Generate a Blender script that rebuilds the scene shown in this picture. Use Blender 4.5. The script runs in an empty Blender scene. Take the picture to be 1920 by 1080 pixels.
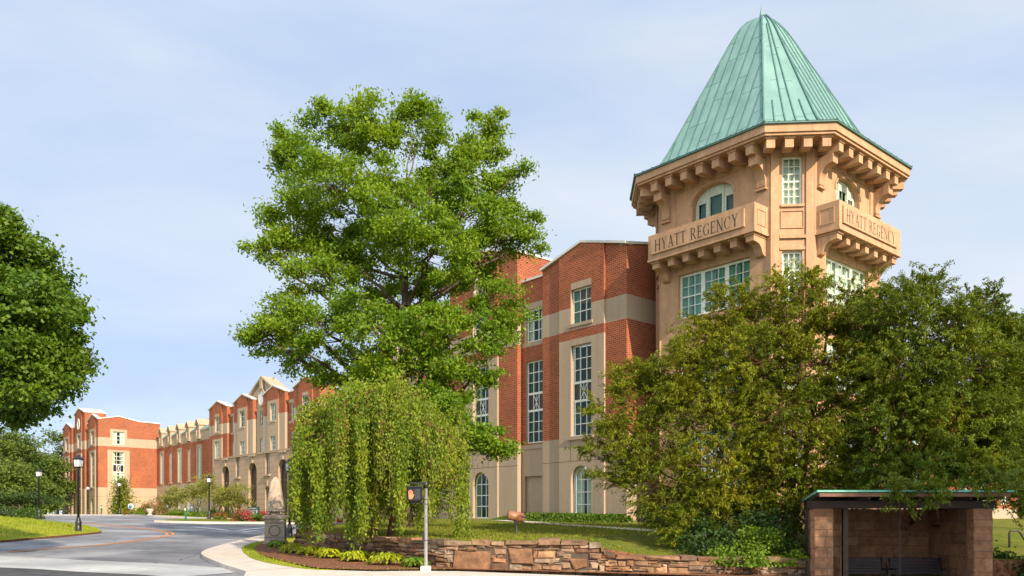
import bpy, bmesh, math, random
import numpy as np
from mathutils import Vector, Matrix
from mathutils.geometry import delaunay_2d_cdt

S = bpy.context.scene
COL = S.collection
R = math.radians

# ------------------------------------------------------------------ camera
cam = bpy.data.cameras.new("camera")
cam.sensor_width = 36.0
cam.lens = 36.0 * 1544 / 1920
cam.shift_x = 0.0
cam.shift_y = (972 - 540) / 1920
cam.clip_start = 0.1
cam.clip_end = 6000
camo = bpy.data.objects.new("camera", cam)
COL.objects.link(camo)
camo.location = (0, 0, 1.7)
camo.rotation_euler = (R(90), 0, 0)
S.camera = camo

# ------------------------------------------------------------------ light
SUN_AZ = math.atan2(0.552, -0.834)      # clockwise from +Y
SUN_EL = R(29)
W = bpy.data.worlds.new("World")
S.world = W
W.use_nodes = True
nt = W.node_tree
nt.nodes.clear()
_o = nt.nodes.new('ShaderNodeOutputWorld')
_bg = nt.nodes.new('ShaderNodeBackground')
_sky = nt.nodes.new('ShaderNodeTexSky')
_sky.sky_type = 'NISHITA'
_sky.sun_disc = False
_sky.sun_elevation = SUN_EL
_sky.sun_rotation = SUN_AZ
_sky.air_density = 1.0
_sky.dust_density = 0.2
_sky.ozone_density = 1.4
_tc = nt.nodes.new('ShaderNodeTexCoord')
_mp = nt.nodes.new('ShaderNodeMapping')
_mp.inputs['Rotation'].default_value = (0, R(14), R(25))
_mp.inputs['Scale'].default_value = (1.1, 1.0, 3.6)
_n1 = nt.nodes.new('ShaderNodeTexNoise')
_n1.inputs['Scale'].default_value = 1.5
_n1.inputs['Detail'].default_value = 7
_n1.inputs['Roughness'].default_value = 0.55
_n1.inputs['Distortion'].default_value = 0.5
_r1 = nt.nodes.new('ShaderNodeMapRange')
_r1.inputs['From Min'].default_value = 0.38
_r1.inputs['From Max'].default_value = 0.72
_r1.inputs['To Min'].default_value = 0.82
_r1.inputs['To Max'].default_value = 1.0
_mx = nt.nodes.new('ShaderNodeMix')
_mx.data_type = 'RGBA'
# thin high cloud: two tones of veil to the north, brighter haze on the sun's side
_n2 = nt.nodes.new('ShaderNodeTexNoise')
_n2.inputs['Scale'].default_value = 1.1
_n2.inputs['Detail'].default_value = 8
_n2.inputs['Distortion'].default_value = 0.8
_r2 = nt.nodes.new('ShaderNodeMapRange')
_r2.inputs['From Min'].default_value = 0.40
_r2.inputs['From Max'].default_value = 0.68
_v = nt.nodes.new('ShaderNodeMix')
_v.data_type = 'RGBA'
_v.inputs['A'].default_value = (3.05, 3.82, 5.15, 1)
_v.inputs['B'].default_value = (4.4, 4.75, 5.25, 1)
_sx = nt.nodes.new('ShaderNodeSeparateXYZ')
_r3 = nt.nodes.new('ShaderNodeMapRange')
_r3.inputs['From Min'].default_value = 0.25
_r3.inputs['From Max'].default_value = -0.35
_h = nt.nodes.new('ShaderNodeMix')
_h.data_type = 'RGBA'
_h.inputs['B'].default_value = (8.6, 8.9, 9.4, 1)
nt.links.new(_mp.outputs[0], _n2.inputs['Vector'])
nt.links.new(_n2.outputs['Fac'], _r2.inputs['Value'])
nt.links.new(_r2.outputs[0], _v.inputs['Factor'])
nt.links.new(_tc.outputs['Generated'], _sx.inputs[0])
nt.links.new(_sx.outputs['Y'], _r3.inputs['Value'])
nt.links.new(_r3.outputs[0], _h.inputs['Factor'])
nt.links.new(_v.outputs['Result'], _h.inputs['A'])
nt.links.new(_h.outputs['Result'], _mx.inputs['B'])
nt.links.new(_tc.outputs['Generated'], _mp.inputs['Vector'])
nt.links.new(_mp.outputs[0], _n1.inputs['Vector'])
nt.links.new(_n1.outputs['Fac'], _r1.inputs['Value'])
nt.links.new(_r1.outputs[0], _mx.inputs['Factor'])
nt.links.new(_sky.outputs[0], _mx.inputs['A'])
nt.links.new(_mx.outputs['Result'], _bg.inputs['Color'])
_bg.inputs['Strength'].default_value = 0.12
nt.links.new(_bg.outputs[0], _o.inputs['Surface'])

_sl = bpy.data.lights.new("sun", 'SUN')
_sl.energy = 4.9
_sl.angle = R(0.6)
_sl.color = (1.0, 0.83, 0.63)
sun = bpy.data.objects.new("sun", _sl)
COL.objects.link(sun)
_sv = Vector((math.sin(SUN_AZ) * math.cos(SUN_EL), math.cos(SUN_AZ) * math.cos(SUN_EL), math.sin(SUN_EL)))
sun.rotation_euler = _sv.to_track_quat('Z', 'Y').to_euler()
sun.location = _sv * 60

S.view_settings.view_transform = 'Standard'
S.view_settings.look = 'None'
S.view_settings.exposure = 0.62
S.view_settings.gamma = 1.0
S.view_settings.use_curve_mapping = False
S.cycles.max_bounces = 6
S.cycles.transparent_max_bounces = 8

# ------------------------------------------------------------------ materials
MATS = {}


def new_mat(name):
    m = bpy.data.materials.new(name)
    m.use_nodes = True
    t = m.node_tree
    b = t.nodes['Principled BSDF']
    MATS[name] = m
    return m, t, b


def N(t, kind, **kw):
    n = t.nodes.new(kind)
    for k, v in kw.items():
        if k in n.inputs:
            n.inputs[k].default_value = v
        else:
            setattr(n, k, v)
    return n


def ramp(t, fac, stops):
    r = t.nodes.new('ShaderNodeValToRGB')
    e = r.color_ramp.elements
    while len(e) < len(stops):
        e.new(0.5)
    for el, (p, c) in zip(e, stops):
        el.position = p
        el.color = (*c, 1)
    t.links.new(fac, r.inputs[0])
    return r


def mix(t, fac, a, b, mode='MIX'):
    m = t.nodes.new('ShaderNodeMix')
    m.data_type = 'RGBA'
    m.blend_type = mode
    for sock, v in (('Factor', fac), ('A', a), ('B', b)):
        if isinstance(v, (int, float)):
            m.inputs[sock].default_value = v
        elif isinstance(v, tuple):
            m.inputs[sock].default_value = (*v, 1)
        else:
            t.links.new(v, m.inputs[sock])
    return m.outputs['Result']


def noise_mat(name, c1, c2, scale=3.0, rough=0.85, detail=6, bump=0.0, bscale=None, c3=None, coord='Object',
              stretch=(1, 1, 1), metallic=0.0, spec=0.4, lo=0.35, hi=0.65):
    m, t, b = new_mat(name)
    tc = N(t, 'ShaderNodeTexCoord')
    mp = N(t, 'ShaderNodeMapping')
    mp.inputs['Scale'].default_value = stretch
    t.links.new(tc.outputs[coord], mp.inputs['Vector'])
    n = N(t, 'ShaderNodeTexNoise', Scale=scale, Detail=detail, Roughness=0.62)
    t.links.new(mp.outputs[0], n.inputs['Vector'])
    col = ramp(t, n.outputs['Fac'], [(lo, c1), (hi, c2)]).outputs[0]
    if c3 is not None:
        n3 = N(t, 'ShaderNodeTexNoise', Scale=scale * 0.13, Detail=4)
        t.links.new(mp.outputs[0], n3.inputs['Vector'])
        f = N(t, 'ShaderNodeMapRange')
        f.inputs['From Min'].default_value = 0.42
        f.inputs['From Max'].default_value = 0.66
        t.links.new(n3.outputs['Fac'], f.inputs['Value'])
        col = mix(t, f.outputs[0], col, c3)
    t.links.new(col, b.inputs['Base Color'])
    b.inputs['Roughness'].default_value = rough
    b.inputs['Metallic'].default_value = metallic
    b.inputs['Specular IOR Level'].default_value = spec
    if bump:
        nb = N(t, 'ShaderNodeTexNoise', Scale=bscale or scale * 6, Detail=5)
        t.links.new(mp.outputs[0], nb.inputs['Vector'])
        bp = N(t, 'ShaderNodeBump', Strength=bump, Distance=0.03)
        t.links.new(nb.outputs['Fac'], bp.inputs['Height'])
        t.links.new(bp.outputs[0], b.inputs['Normal'])
    return m


def brick_mat():
    m, t, b = new_mat('brick')
    uv = N(t, 'ShaderNodeTexCoord')
    br = N(t, 'ShaderNodeTexBrick')
    br.offset = 0.5
    br.inputs['Scale'].default_value = 1.0
    br.inputs['Color1'].default_value = (0.345, 0.088, 0.033, 1)
    br.inputs['Color2'].default_value = (0.225, 0.053, 0.025, 1)
    br.inputs['Mortar'].default_value = (0.40, 0.21, 0.13, 1)
    br.inputs['Mortar Size'].default_value = 0.015
    br.inputs['Mortar Smooth'].default_value = 0.2
    br.inputs['Bias'].default_value = 0.0
    br.inputs['Brick Width'].default_value = 0.30
    br.inputs['Row Height'].default_value = 0.115
    t.links.new(uv.outputs['UV'], br.inputs['Vector'])
    n = N(t, 'ShaderNodeTexNoise', Scale=0.45, Detail=6, Roughness=0.6)
    t.links.new(uv.outputs['Object'], n.inputs['Vector'])
    r = ramp(t, n.outputs['Fac'], [(0.3, (0.80, 0.80, 0.82)), (0.7, (1.12, 1.06, 1.0))])
    c = mix(t, 1.0, br.outputs['Color'], r.outputs[0], 'MULTIPLY')
    t.links.new(c, b.inputs['Base Color'])
    b.inputs['Roughness'].default_value = 0.9
    b.inputs['Specular IOR Level'].default_value = 0.2
    bp = N(t, 'ShaderNodeBump', Strength=0.5, Distance=0.01)
    bp.invert = True
    t.links.new(br.outputs['Fac'], bp.inputs['Height'])
    t.links.new(bp.outputs[0], b.inputs['Normal'])
    return m


def wall_mat(name, c1, c2, stain, joints=None, speck=30.0, dirt=0.55):
    """concrete / stucco: fine aggregate speckle, rain streaks, optional panel joints (w, h) in metres"""
    m, t, b = new_mat(name)
    tc = N(t, 'ShaderNodeTexCoord')
    n = N(t, 'ShaderNodeTexNoise', Scale=speck, Detail=5, Roughness=0.7)
    t.links.new(tc.outputs['Object'], n.inputs['Vector'])
    c = ramp(t, n.outputs['Fac'], [(0.36, c1), (0.64, c2)]).outputs[0]
    mp = N(t, 'ShaderNodeMapping')
    mp.inputs['Scale'].default_value = (1.3, 1.3, 0.16)
    t.links.new(tc.outputs['Object'], mp.inputs['Vector'])
    n2 = N(t, 'ShaderNodeTexNoise', Scale=1.0, Detail=7, Roughness=0.65)
    t.links.new(mp.outputs[0], n2.inputs['Vector'])
    f = N(t, 'ShaderNodeMapRange')
    f.inputs['From Min'].default_value = 0.45
    f.inputs['From Max'].default_value = 0.75
    f.inputs['To Max'].default_value = dirt
    t.links.new(n2.outputs['Fac'], f.inputs['Value'])
    c = mix(t, f.outputs[0], c, stain)
    # narrow rain streaks
    mp3 = N(t, 'ShaderNodeMapping')
    mp3.inputs['Scale'].default_value = (5.0, 5.0, 0.22)
    t.links.new(tc.outputs['Object'], mp3.inputs['Vector'])
    n4 = N(t, 'ShaderNodeTexNoise', Scale=1.0, Detail=4, Roughness=0.6)
    t.links.new(mp3.outputs[0], n4.inputs['Vector'])
    f4 = N(t, 'ShaderNodeMapRange')
    f4.inputs['From Min'].default_value = 0.55
    f4.inputs['From Max'].default_value = 0.8
    f4.inputs['To Max'].default_value = dirt
    t.links.new(n4.outputs['Fac'], f4.inputs['Value'])
    c = mix(t, f4.outputs[0], c, tuple(x * 0.78 for x in stain))
    bp = N(t, 'ShaderNodeBump', Strength=0.25, Distance=0.01)
    t.links.new(n.outputs['Fac'], bp.inputs['Height'])
    if joints:
        br = N(t, 'ShaderNodeTexBrick')
        br.offset = joints[2]
        br.inputs['Scale'].default_value = 1.0
        br.inputs['Color1'].default_value = (1, 1, 1, 1)
        br.inputs['Color2'].default_value = (0.93, 0.93, 0.93, 1)
        br.inputs['Mortar'].default_value = (0.42, 0.38, 0.34, 1)
        br.inputs['Mortar Size'].default_value = 0.014
        br.inputs['Brick Width'].default_value = joints[0]
        br.inputs['Row Height'].default_value = joints[1]
        t.links.new(tc.outputs['UV'], br.inputs['Vector'])
        c = mix(t, 1.0, c, br.outputs['Color'], 'MULTIPLY')
    t.links.new(c, b.inputs['Base Color'])
    t.links.new(bp.outputs[0], b.inputs['Normal'])
    b.inputs['Roughness'].default_value = 0.92
    b.inputs['Specular IOR Level'].default_value = 0.2
    return m


def island_mat(name, stops, rough=0.9, nscale=6.0, namt=0.5, bump=0.5):
    """one colour per loose piece (stones, flower petals) plus surface noise"""
    m, t, b = new_mat(name)
    g = N(t, 'ShaderNodeNewGeometry')
    c = ramp(t, g.outputs['Random Per Island'], stops).outputs[0]
    tc = N(t, 'ShaderNodeTexCoord')
    n = N(t, 'ShaderNodeTexNoise', Scale=nscale, Detail=7, Roughness=0.65)
    t.links.new(tc.outputs['Object'], n.inputs['Vector'])
    r = ramp(t, n.outputs['Fac'], [(0.3, (1 - namt,) * 3), (0.7, (1 + namt * 0.5,) * 3)]).outputs[0]
    c = mix(t, 1.0, c, r, 'MULTIPLY')
    t.links.new(c, b.inputs['Base Color'])
    b.inputs['Roughness'].default_value = rough
    b.inputs['Specular IOR Level'].default_value = 0.25
    if bump:
        bp = N(t, 'ShaderNodeBump', Strength=bump, Distance=0.04)
        t.links.new(n.outputs['Fac'], bp.inputs['Height'])
        t.links.new(bp.outputs[0], b.inputs['Normal'])
    return m


def leaf_mat(name, dark, light, odd=None, trans=0.35, clump=0.35):
    m, t, b = new_mat(name)
    g = N(t, 'ShaderNodeNewGeometry')
    tc = N(t, 'ShaderNodeTexCoord')
    n = N(t, 'ShaderNodeTexNoise', Scale=clump, Detail=4, Roughness=0.6)
    t.links.new(tc.outputs['Object'], n.inputs['Vector'])
    add = N(t, 'ShaderNodeMath', operation='MULTIPLY_ADD')
    t.links.new(g.outputs['Random Per Island'], add.inputs[0])
    add.inputs[1].default_value = 0.5
    sub = N(t, 'ShaderNodeMapRange')
    sub.inputs['From Min'].default_value = 0.3
    sub.inputs['From Max'].default_value = 0.7
    sub.inputs['To Min'].default_value = 0.0
    sub.inputs['To Max'].default_value = 0.5
    t.links.new(n.outputs['Fac'], sub.inputs['Value'])
    t.links.new(sub.outputs[0], add.inputs[2])
    stops = [(0.1, dark), (0.85, light)]
    if odd:
        stops.append((0.985, odd))
    c = ramp(t, add.outputs[0], stops).outputs[0]
    t.links.new(c, b.inputs['Base Color'])
    b.inputs['Roughness'].default_value = 0.55
    b.inputs['Specular IOR Level'].default_value = 0.3
    tr = N(t, 'ShaderNodeBsdfTranslucent')
    c2 = mix(t, 1.0, c, (1.5, 1.35, 0.45), 'MULTIPLY')
    t.links.new(c2, tr.inputs['Color'])
    ms = N(t, 'ShaderNodeMixShader', Fac=trans)
    t.links.new(b.outputs[0], ms.inputs[1])
    t.links.new(tr.outputs[0], ms.inputs[2])
    t.links.new(ms.outputs[0], t.nodes['Material Output'].inputs['Surface'])
    return m


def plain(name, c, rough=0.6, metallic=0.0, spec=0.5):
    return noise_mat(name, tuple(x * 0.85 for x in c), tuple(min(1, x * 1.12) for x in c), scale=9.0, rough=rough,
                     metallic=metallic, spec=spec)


brick_mat()
wall_mat('stone', (0.33, 0.25, 0.175), (0.48, 0.375, 0.27), (0.30, 0.235, 0.175), None, 22)
wall_mat('ashlar', (0.36, 0.25, 0.175), (0.50, 0.355, 0.25), (0.32, 0.235, 0.175), (1.9, 0.62, 0.0), 14)
wall_mat('stucco', (0.43, 0.258, 0.150), (0.53, 0.325, 0.194), (0.36, 0.22, 0.135), None, 2.2, 0.95)
noise_mat('copper', (0.135, 0.26, 0.245), (0.195, 0.345, 0.315), scale=1.2, rough=0.6, c3=(0.11, 0.215, 0.215), stretch=(1, 1, 0.35))
noise_mat('copper_seam', (0.05, 0.13, 0.12), (0.08, 0.18, 0.17), scale=4, rough=0.6)
plain('coping', (0.60, 0.58, 0.53), 0.5)
plain('window_paint', (0.74, 0.77, 0.70), 0.5)
plain('door_paint', (0.50, 0.57, 0.47), 0.5)
plain('dark_panel', (0.012, 0.012, 0.016), 0.35)
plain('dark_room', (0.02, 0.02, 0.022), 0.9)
plain('letter', (0.035, 0.026, 0.02), 0.8)
plain('flat_roof', (0.20, 0.19, 0.18), 0.9)
plain('black_iron', (0.012, 0.013, 0.015), 0.4)
plain('lamp_glass', (0.66, 0.68, 0.70), 0.25)
plain('galvanised', (0.60, 0.62, 0.65), 0.45, 0.15)
plain('signal_black', (0.014, 0.016, 0.016), 0.4)
plain('dark_green', (0.012, 0.055, 0.042), 0.45)
plain('green_post', (0.02, 0.13, 0.07), 0.5)
plain('blue_paint', (0.03, 0.22, 0.34), 0.5)
plain('sign_white', (0.8, 0.8, 0.78), 0.5)
plain('sign_red', (0.45, 0.03, 0.03), 0.5)
plain('bronze', (0.30, 0.135, 0.07), 0.45)
plain('dark_metal', (0.035, 0.028, 0.035), 0.5)
plain('shaded_wood', (0.026, 0.013, 0.009), 0.7)  # near-black: the shade under the shelter roof is put into this colour
plain('fascia_wood', (0.16, 0.08, 0.045), 0.7)
plain('copper_edge', (0.14, 0.42, 0.34), 0.5)
plain('yellow_paint', (0.62, 0.22, 0.02), 0.7)
plain('white_paint', (0.78, 0.78, 0.78), 0.7)
plain('concrete_block', (0.55, 0.50, 0.45), 0.9)
plain('light_wood', (0.3, 0.2, 0.12), 0.8)


def lit_mat(name, c, s):
    m, t, b = new_mat(name)
    b.inputs['Base Color'].default_value = (*c, 1)
    b.inputs['Emission Color'].default_value = (*c, 1)
    b.inputs['Emission Strength'].default_value = s
    return m


lit_mat('hand_light', (0.9, 0.16, 0.07), 0.7)
plain('dull_digit', (0.07, 0.08, 0.09), 0.4)


def curtain_mat(name, c):
    m, t, b = new_mat(name)
    b.inputs['Base Color'].default_value = (*c, 1)
    b.inputs['Roughness'].default_value = 0.9
    return m


curtain_mat('curtain_teal', (0.06, 0.135, 0.115))
curtain_mat('curtain_pale', (0.78, 0.76, 0.66))
curtain_mat('curtain_green', (0.26, 0.44, 0.37))


def glass_mat(name, tint, gloss):
    """window glass: see-through pane with a sky reflection on it"""
    m, t, b = new_mat(name)
    tr = N(t, 'ShaderNodeBsdfTransparent')
    tr.inputs['Color'].default_value = (*tint, 1)
    gl = N(t, 'ShaderNodeBsdfGlossy', Roughness=0.03)
    gl.inputs['Color'].default_value = (0.62, 0.84, 0.80, 1)
    lw = N(t, 'ShaderNodeLayerWeight', Blend=0.25)
    mr = N(t, 'ShaderNodeMapRange')
    mr.inputs['To Min'].default_value = gloss
    mr.inputs['To Max'].default_value = 0.30
    t.links.new(lw.outputs['Fresnel'], mr.inputs['Value'])
    ms = N(t, 'ShaderNodeMixShader')
    t.links.new(mr.outputs[0], ms.inputs[0])
    t.links.new(tr.outputs[0], ms.inputs[1])
    t.links.new(gl.outputs[0], ms.inputs[2])
    t.links.new(ms.outputs[0], t.nodes['Material Output'].inputs['Surface'])
    return m


glass_mat('glass', (0.78, 0.90, 0.86), 0.035)

# ground


def add_cracks(m, scale, amount):
    t = m.node_tree
    b = t.nodes['Principled BSDF']
    src = b.inputs['Base Color'].links[0].from_socket
    tc = N(t, 'ShaderNodeTexCoord')
    n = N(t, 'ShaderNodeTexNoise', Scale=0.9, Detail=5)
    t.links.new(tc.outputs['Object'], n.inputs['Vector'])
    wob = mix(t, 0.45, tc.outputs['Object'], n.outputs['Color'], 'ADD')
    v = N(t, 'ShaderNodeTexVoronoi', Scale=scale)
    v.feature = 'DISTANCE_TO_EDGE'
    t.links.new(wob, v.inputs['Vector'])
    r = ramp(t, v.outputs['Distance'], [(0.0, (1 - amount,) * 3), (0.012, (1, 1, 1))])
    # mended squares of newer tar
    v2 = N(t, 'ShaderNodeTexVoronoi', Scale=0.11)
    v2.distance = 'CHEBYCHEV'
    t.links.new(tc.outputs['Object'], v2.inputs['Vector'])
    r2 = ramp(t, v2.outputs['Color'], [(0.0, (0.72, 0.72, 0.75)), (0.3, (0.9, 0.9, 0.92)), (0.32, (1, 1, 1)), (0.8, (1.12, 1.12, 1.12))])
    c = mix(t, 1.0, src, r.outputs[0], 'MULTIPLY')
    c = mix(t, 0.7, c, r2.outputs[0], 'MULTIPLY')
    t.links.new(c, b.inputs['Base Color'])


noise_mat('asphalt', (0.105, 0.112, 0.13), (0.17, 0.18, 0.20), scale=2.2, rough=0.85, detail=10, bump=0.4, bscale=60,
          c3=(0.26, 0.27, 0.295))
noise_mat('old_asphalt', (0.045, 0.046, 0.05), (0.085, 0.088, 0.095), scale=3.0, rough=0.9, detail=10, bump=0.4, bscale=60)
noise_mat('concrete', (0.44, 0.385, 0.33), (0.60, 0.53, 0.46), scale=2.5, rough=0.9, detail=10, bump=0.2, bscale=50,
          c3=(0.48, 0.46, 0.43))
noise_mat('gutter', (0.33, 0.35, 0.36), (0.48, 0.50, 0.51), scale=2.5, rough=0.9, detail=10, bump=0.2, bscale=50,
          c3=(0.28, 0.295, 0.31))
noise_mat('grass', (0.075, 0.105, 0.012), (0.155, 0.185, 0.022), scale=5.0, rough=0.95, detail=10, bump=0.6, bscale=45,
          c3=(0.17, 0.165, 0.03), spec=0.1)
noise_mat('bright_grass', (0.15, 0.20, 0.014), (0.27, 0.31, 0.025), scale=4.0, rough=0.95, detail=10, bump=0.6, bscale=40,
          c3=(0.31, 0.29, 0.03), spec=0.1)
noise_mat('mulch', (0.07, 0.03, 0.016), (0.30, 0.145, 0.08), scale=11.0, rough=0.95, detail=10, bump=0.9, bscale=40, spec=0.1)
noise_mat('bark', (0.055, 0.04, 0.03), (0.15, 0.115, 0.085), scale=5.0, rough=0.95, detail=8, bump=0.7, bscale=14,
          stretch=(1, 1, 0.25), spec=0.1)
noise_mat('red_bark', (0.10, 0.045, 0.025), (0.24, 0.12, 0.07), scale=5.0, rough=0.95, detail=8, bump=0.7, bscale=14,
          stretch=(1, 1, 0.25), spec=0.1)
noise_mat('obelisk_stone', (0.29, 0.23, 0.18), (0.46, 0.375, 0.30), scale=5.0, rough=0.95, detail=9, bump=0.6, bscale=16,
          c3=(0.26, 0.235, 0.20), stretch=(1, 1, 0.4))
island_mat('fieldstone', [(0.0, (0.10, 0.06, 0.04)), (0.18, (0.30, 0.155, 0.08)), (0.36, (0.17, 0.12, 0.085)), (0.5, (0.38, 0.22, 0.12)),
                          (0.68, (0.22, 0.135, 0.08)), (0.85, (0.42, 0.30, 0.20)), (1.0, (0.27, 0.21, 0.16))], 0.95, 5.0, 0.55, 0.9)
island_mat('slab_stone', [(0.0, (0.26, 0.135, 0.072)), (1.0, (0.22, 0.12, 0.066))], 0.95, 3.5, 0.55, 0.9)
island_mat('shelter_stone', [(0.0, (0.20, 0.10, 0.055)), (0.35, (0.33, 0.185, 0.105)), (0.6, (0.25, 0.13, 0.07)), (1.0, (0.30, 0.155, 0.085))], 0.95, 6.0, 0.4, 0.6)
plain('joint', (0.075, 0.055, 0.04), 0.95)

leaf_mat('oak_leaf', (0.062, 0.160, 0.010), (0.240, 0.350, 0.020), (0.36, 0.30, 0.02), 0.45, 0.3)
leaf_mat('maple_leaf', (0.036, 0.098, 0.008), (0.135, 0.220, 0.014), None, 0.35, 0.35)
leaf_mat('weeping_leaf', (0.055, 0.130, 0.010), (0.275, 0.340, 0.026), (0.40, 0.28, 0.05), 0.38, 0.6)
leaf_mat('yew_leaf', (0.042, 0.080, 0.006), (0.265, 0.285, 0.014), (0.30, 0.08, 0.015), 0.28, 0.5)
leaf_mat('shaded_yew_leaf', (0.032, 0.075, 0.007), (0.190, 0.235, 0.014), (0.22, 0.07, 0.015), 0.28, 0.5)  # darker, greener copy of the yew leaf, with shade in its colour
leaf_mat('far_leaf', (0.040, 0.090, 0.014), (0.150, 0.205, 0.030), None, 0.3, 0.12)
leaf_mat('hosta_leaf', (0.17, 0.24, 0.010), (0.42, 0.46, 0.020), None, 0.35, 3.0)
leaf_mat('shrub_leaf', (0.055, 0.125, 0.010), (0.20, 0.30, 0.018), None, 0.35, 1.2)
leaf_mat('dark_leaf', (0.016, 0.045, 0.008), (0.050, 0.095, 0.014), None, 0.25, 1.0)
leaf_mat('cover_leaf', (0.045, 0.105, 0.010), (0.12, 0.20, 0.016), None, 0.3, 1.0)
leaf_mat('birch_leaf', (0.12, 0.15, 0.03), (0.30, 0.30, 0.06), None, 0.35, 0.8)
leaf_mat('flower', (0.35, 0.01, 0.05), (0.62, 0.04, 0.12), None, 0.3, 1.0)
leaf_mat('red_leaf', (0.22, 0.03, 0.02), (0.42, 0.10, 0.05), None, 0.3, 1.0)
leaf_mat('lawn_blade', (0.075, 0.11, 0.010), (0.25, 0.265, 0.022), None, 0.3, 0.35)
leaf_mat('bright_blade', (0.13, 0.19, 0.012), (0.33, 0.37, 0.025), None, 0.3, 0.35)
add_cracks(MATS['asphalt'], 0.22, 0.55)
add_cracks(MATS['old_asphalt'], 0.3, 0.5)

# ------------------------------------------------------------------ mesh helpers
def link(o, parent=None):
    COL.objects.link(o)
    if parent is not None:
        o.parent = parent
    return o


def tag(o, label=None, cat=None, group=None, kind=None):
    if label:
        o['label'] = label
    if cat:
        o['category'] = cat
    if group:
        o['group'] = group
    if kind:
        o['kind'] = kind
    return o


def empty(name, loc=(0, 0, 0), rz=0.0):
    o = bpy.data.objects.new(name, None)
    o.empty_display_size = 0.5
    o.location = loc
    o.rotation_euler = (0, 0, rz)
    return link(o)


def copy_tree(o, parent=None):
    c = o.copy()
    COL.objects.link(c)
    c.parent = parent
    for ch in list(o.children):
        copy_tree(ch, c)
    return c


class MB:
    """collects faces with materials; build() links them as one mesh object with metre-scaled UVs"""

    def __init__(s):
        s.v, s.f, s.m, s.names, s.smooth = [], [], [], [], []

    def mat(s, name):
        if name not in s.names:
            s.names.append(name)
        return s.names.index(name)

    def face(s, pts, mat, smooth=False):
        i = len(s.v)
        s.v.extend([tuple(p) for p in pts])
        s.f.append(tuple(range(i, i + len(pts))))
        s.m.append(s.mat(mat))
        s.smooth.append(smooth)

    def shared(s, verts, faces, mat, smooth=False):
        i = len(s.v)
        s.v.extend([tuple(p) for p in verts])
        k = s.mat(mat)
        for f in faces:
            s.f.append(tuple(i + j for j in f))
            s.m.append(k)
            s.smooth.append(smooth)

    def hexa(s, p, mat):
        """p: 8 points, bottom ring then top ring (counter-clockwise seen from above)"""
        s.shared(p, [(3, 2, 1, 0), (4, 5, 6, 7), (0, 1, 5, 4), (1, 2, 6, 5), (2, 3, 7, 6), (3, 0, 4, 7)], mat)

    def box(s, x0, x1, y0, y1, z0, z1, mat):
        s.hexa([(x0, y0, z0), (x1, y0, z0), (x1, y1, z0), (x0, y1, z0), (x0, y0, z1), (x1, y0, z1), (x1, y1, z1), (x0, y1, z1)], mat)

    def tube(s, pts, radii, mat, n=7, cap=True):
        pts = [Vector(p) for p in pts]
        verts, faces = [], []
        up = None
        for i, p in enumerate(pts):
            d = (pts[min(i + 1, len(pts) - 1)] - pts[max(i - 1, 0)])
            if d.length < 1e-6:
                d = Vector((0, 0, 1))
            d.normalize()
            if up is None:
                up = d.orthogonal().normalized()
            a = (up - d * up.dot(d))
            if a.length < 1e-4:
                a = d.orthogonal()
            a.normalize()
            up = a
            b = d.cross(a)
            for k in range(n):
                an = 2 * math.pi * k / n
                verts.append(p + (a * math.cos(an) + b * math.sin(an)) * radii[i])
        for i in range(len(pts) - 1):
            for k in range(n):
                faces.append((i * n + k, i * n + (k + 1) % n, (i + 1) * n + (k + 1) % n, (i + 1) * n + k))
        if cap:
            faces.append(tuple(range(n - 1, -1, -1)))
            e = (len(pts) - 1) * n
            faces.append(tuple(range(e, e + n)))
        s.shared(verts, faces, mat, True)

    def lathe(s, prof, mat, n=16, cx=0, cy=0, smooth=True):
        verts, faces = [], []
        for r, z in prof:
            for k in range(n):
                a = 2 * math.pi * k / n
                verts.append((cx + r * math.cos(a), cy + r * math.sin(a), z))
        for i in range(len(prof) - 1):
            for k in range(n):
                faces.append((i * n + k, i * n + (k + 1) % n, (i + 1) * n + (k + 1) % n, (i + 1) * n + k))
        faces.append(tuple(range(n - 1, -1, -1)))
        e = (len(prof) - 1) * n
        faces.append(tuple(range(e, e + n)))
        s.shared(verts, faces, mat, smooth)

    def build(s, name, parent=None, bevel=0.0, loc=None, rz=0.0):
        me = bpy.data.meshes.new(name)
        me.from_pydata(s.v, [], s.f)
        for n in s.names:
            me.materials.append(MATS[n])
        me.polygons.foreach_set('material_index', s.m)
        me.polygons.foreach_set('use_smooth', s.smooth)
        uvl = me.uv_layers.new(name='UVMap')
        nl = len(me.loops)
        vi = np.empty(nl, int)
        me.loops.foreach_get('vertex_index', vi)
        co = np.array(s.v, float).reshape(-1, 3)[vi]
        pn = np.empty(len(me.polygons) * 3)
        me.polygons.foreach_get('normal', pn)
        tot = np.empty(len(me.polygons), int)
        me.polygons.foreach_get('loop_total', tot)
        nn = np.repeat(pn.reshape(-1, 3), tot, axis=0)
        h = np.hypot(nn[:, 0], nn[:, 1])
        flat = h < 0.5
        hh = np.where(h < 1e-6, 1, h)
        u = (-nn[:, 1] * co[:, 0] + nn[:, 0] * co[:, 1]) / hh
        uv = np.stack([np.where(flat, co[:, 0], u), np.where(flat, co[:, 1], co[:, 2])], 1)
        uvl.data.foreach_set('uv', uv.astype(np.float32).ravel())
        me.update()
        o = bpy.data.objects.new(name, me)
        if loc is not None:
            o.location = loc
        o.rotation_euler = (0, 0, rz)
        link(o, parent)
        if bevel:
            md = o.modifiers.new('bevel', 'BEVEL')
            md.width = bevel
            md.segments = 2
            md.limit_method = 'ANGLE'
        return o


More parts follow.
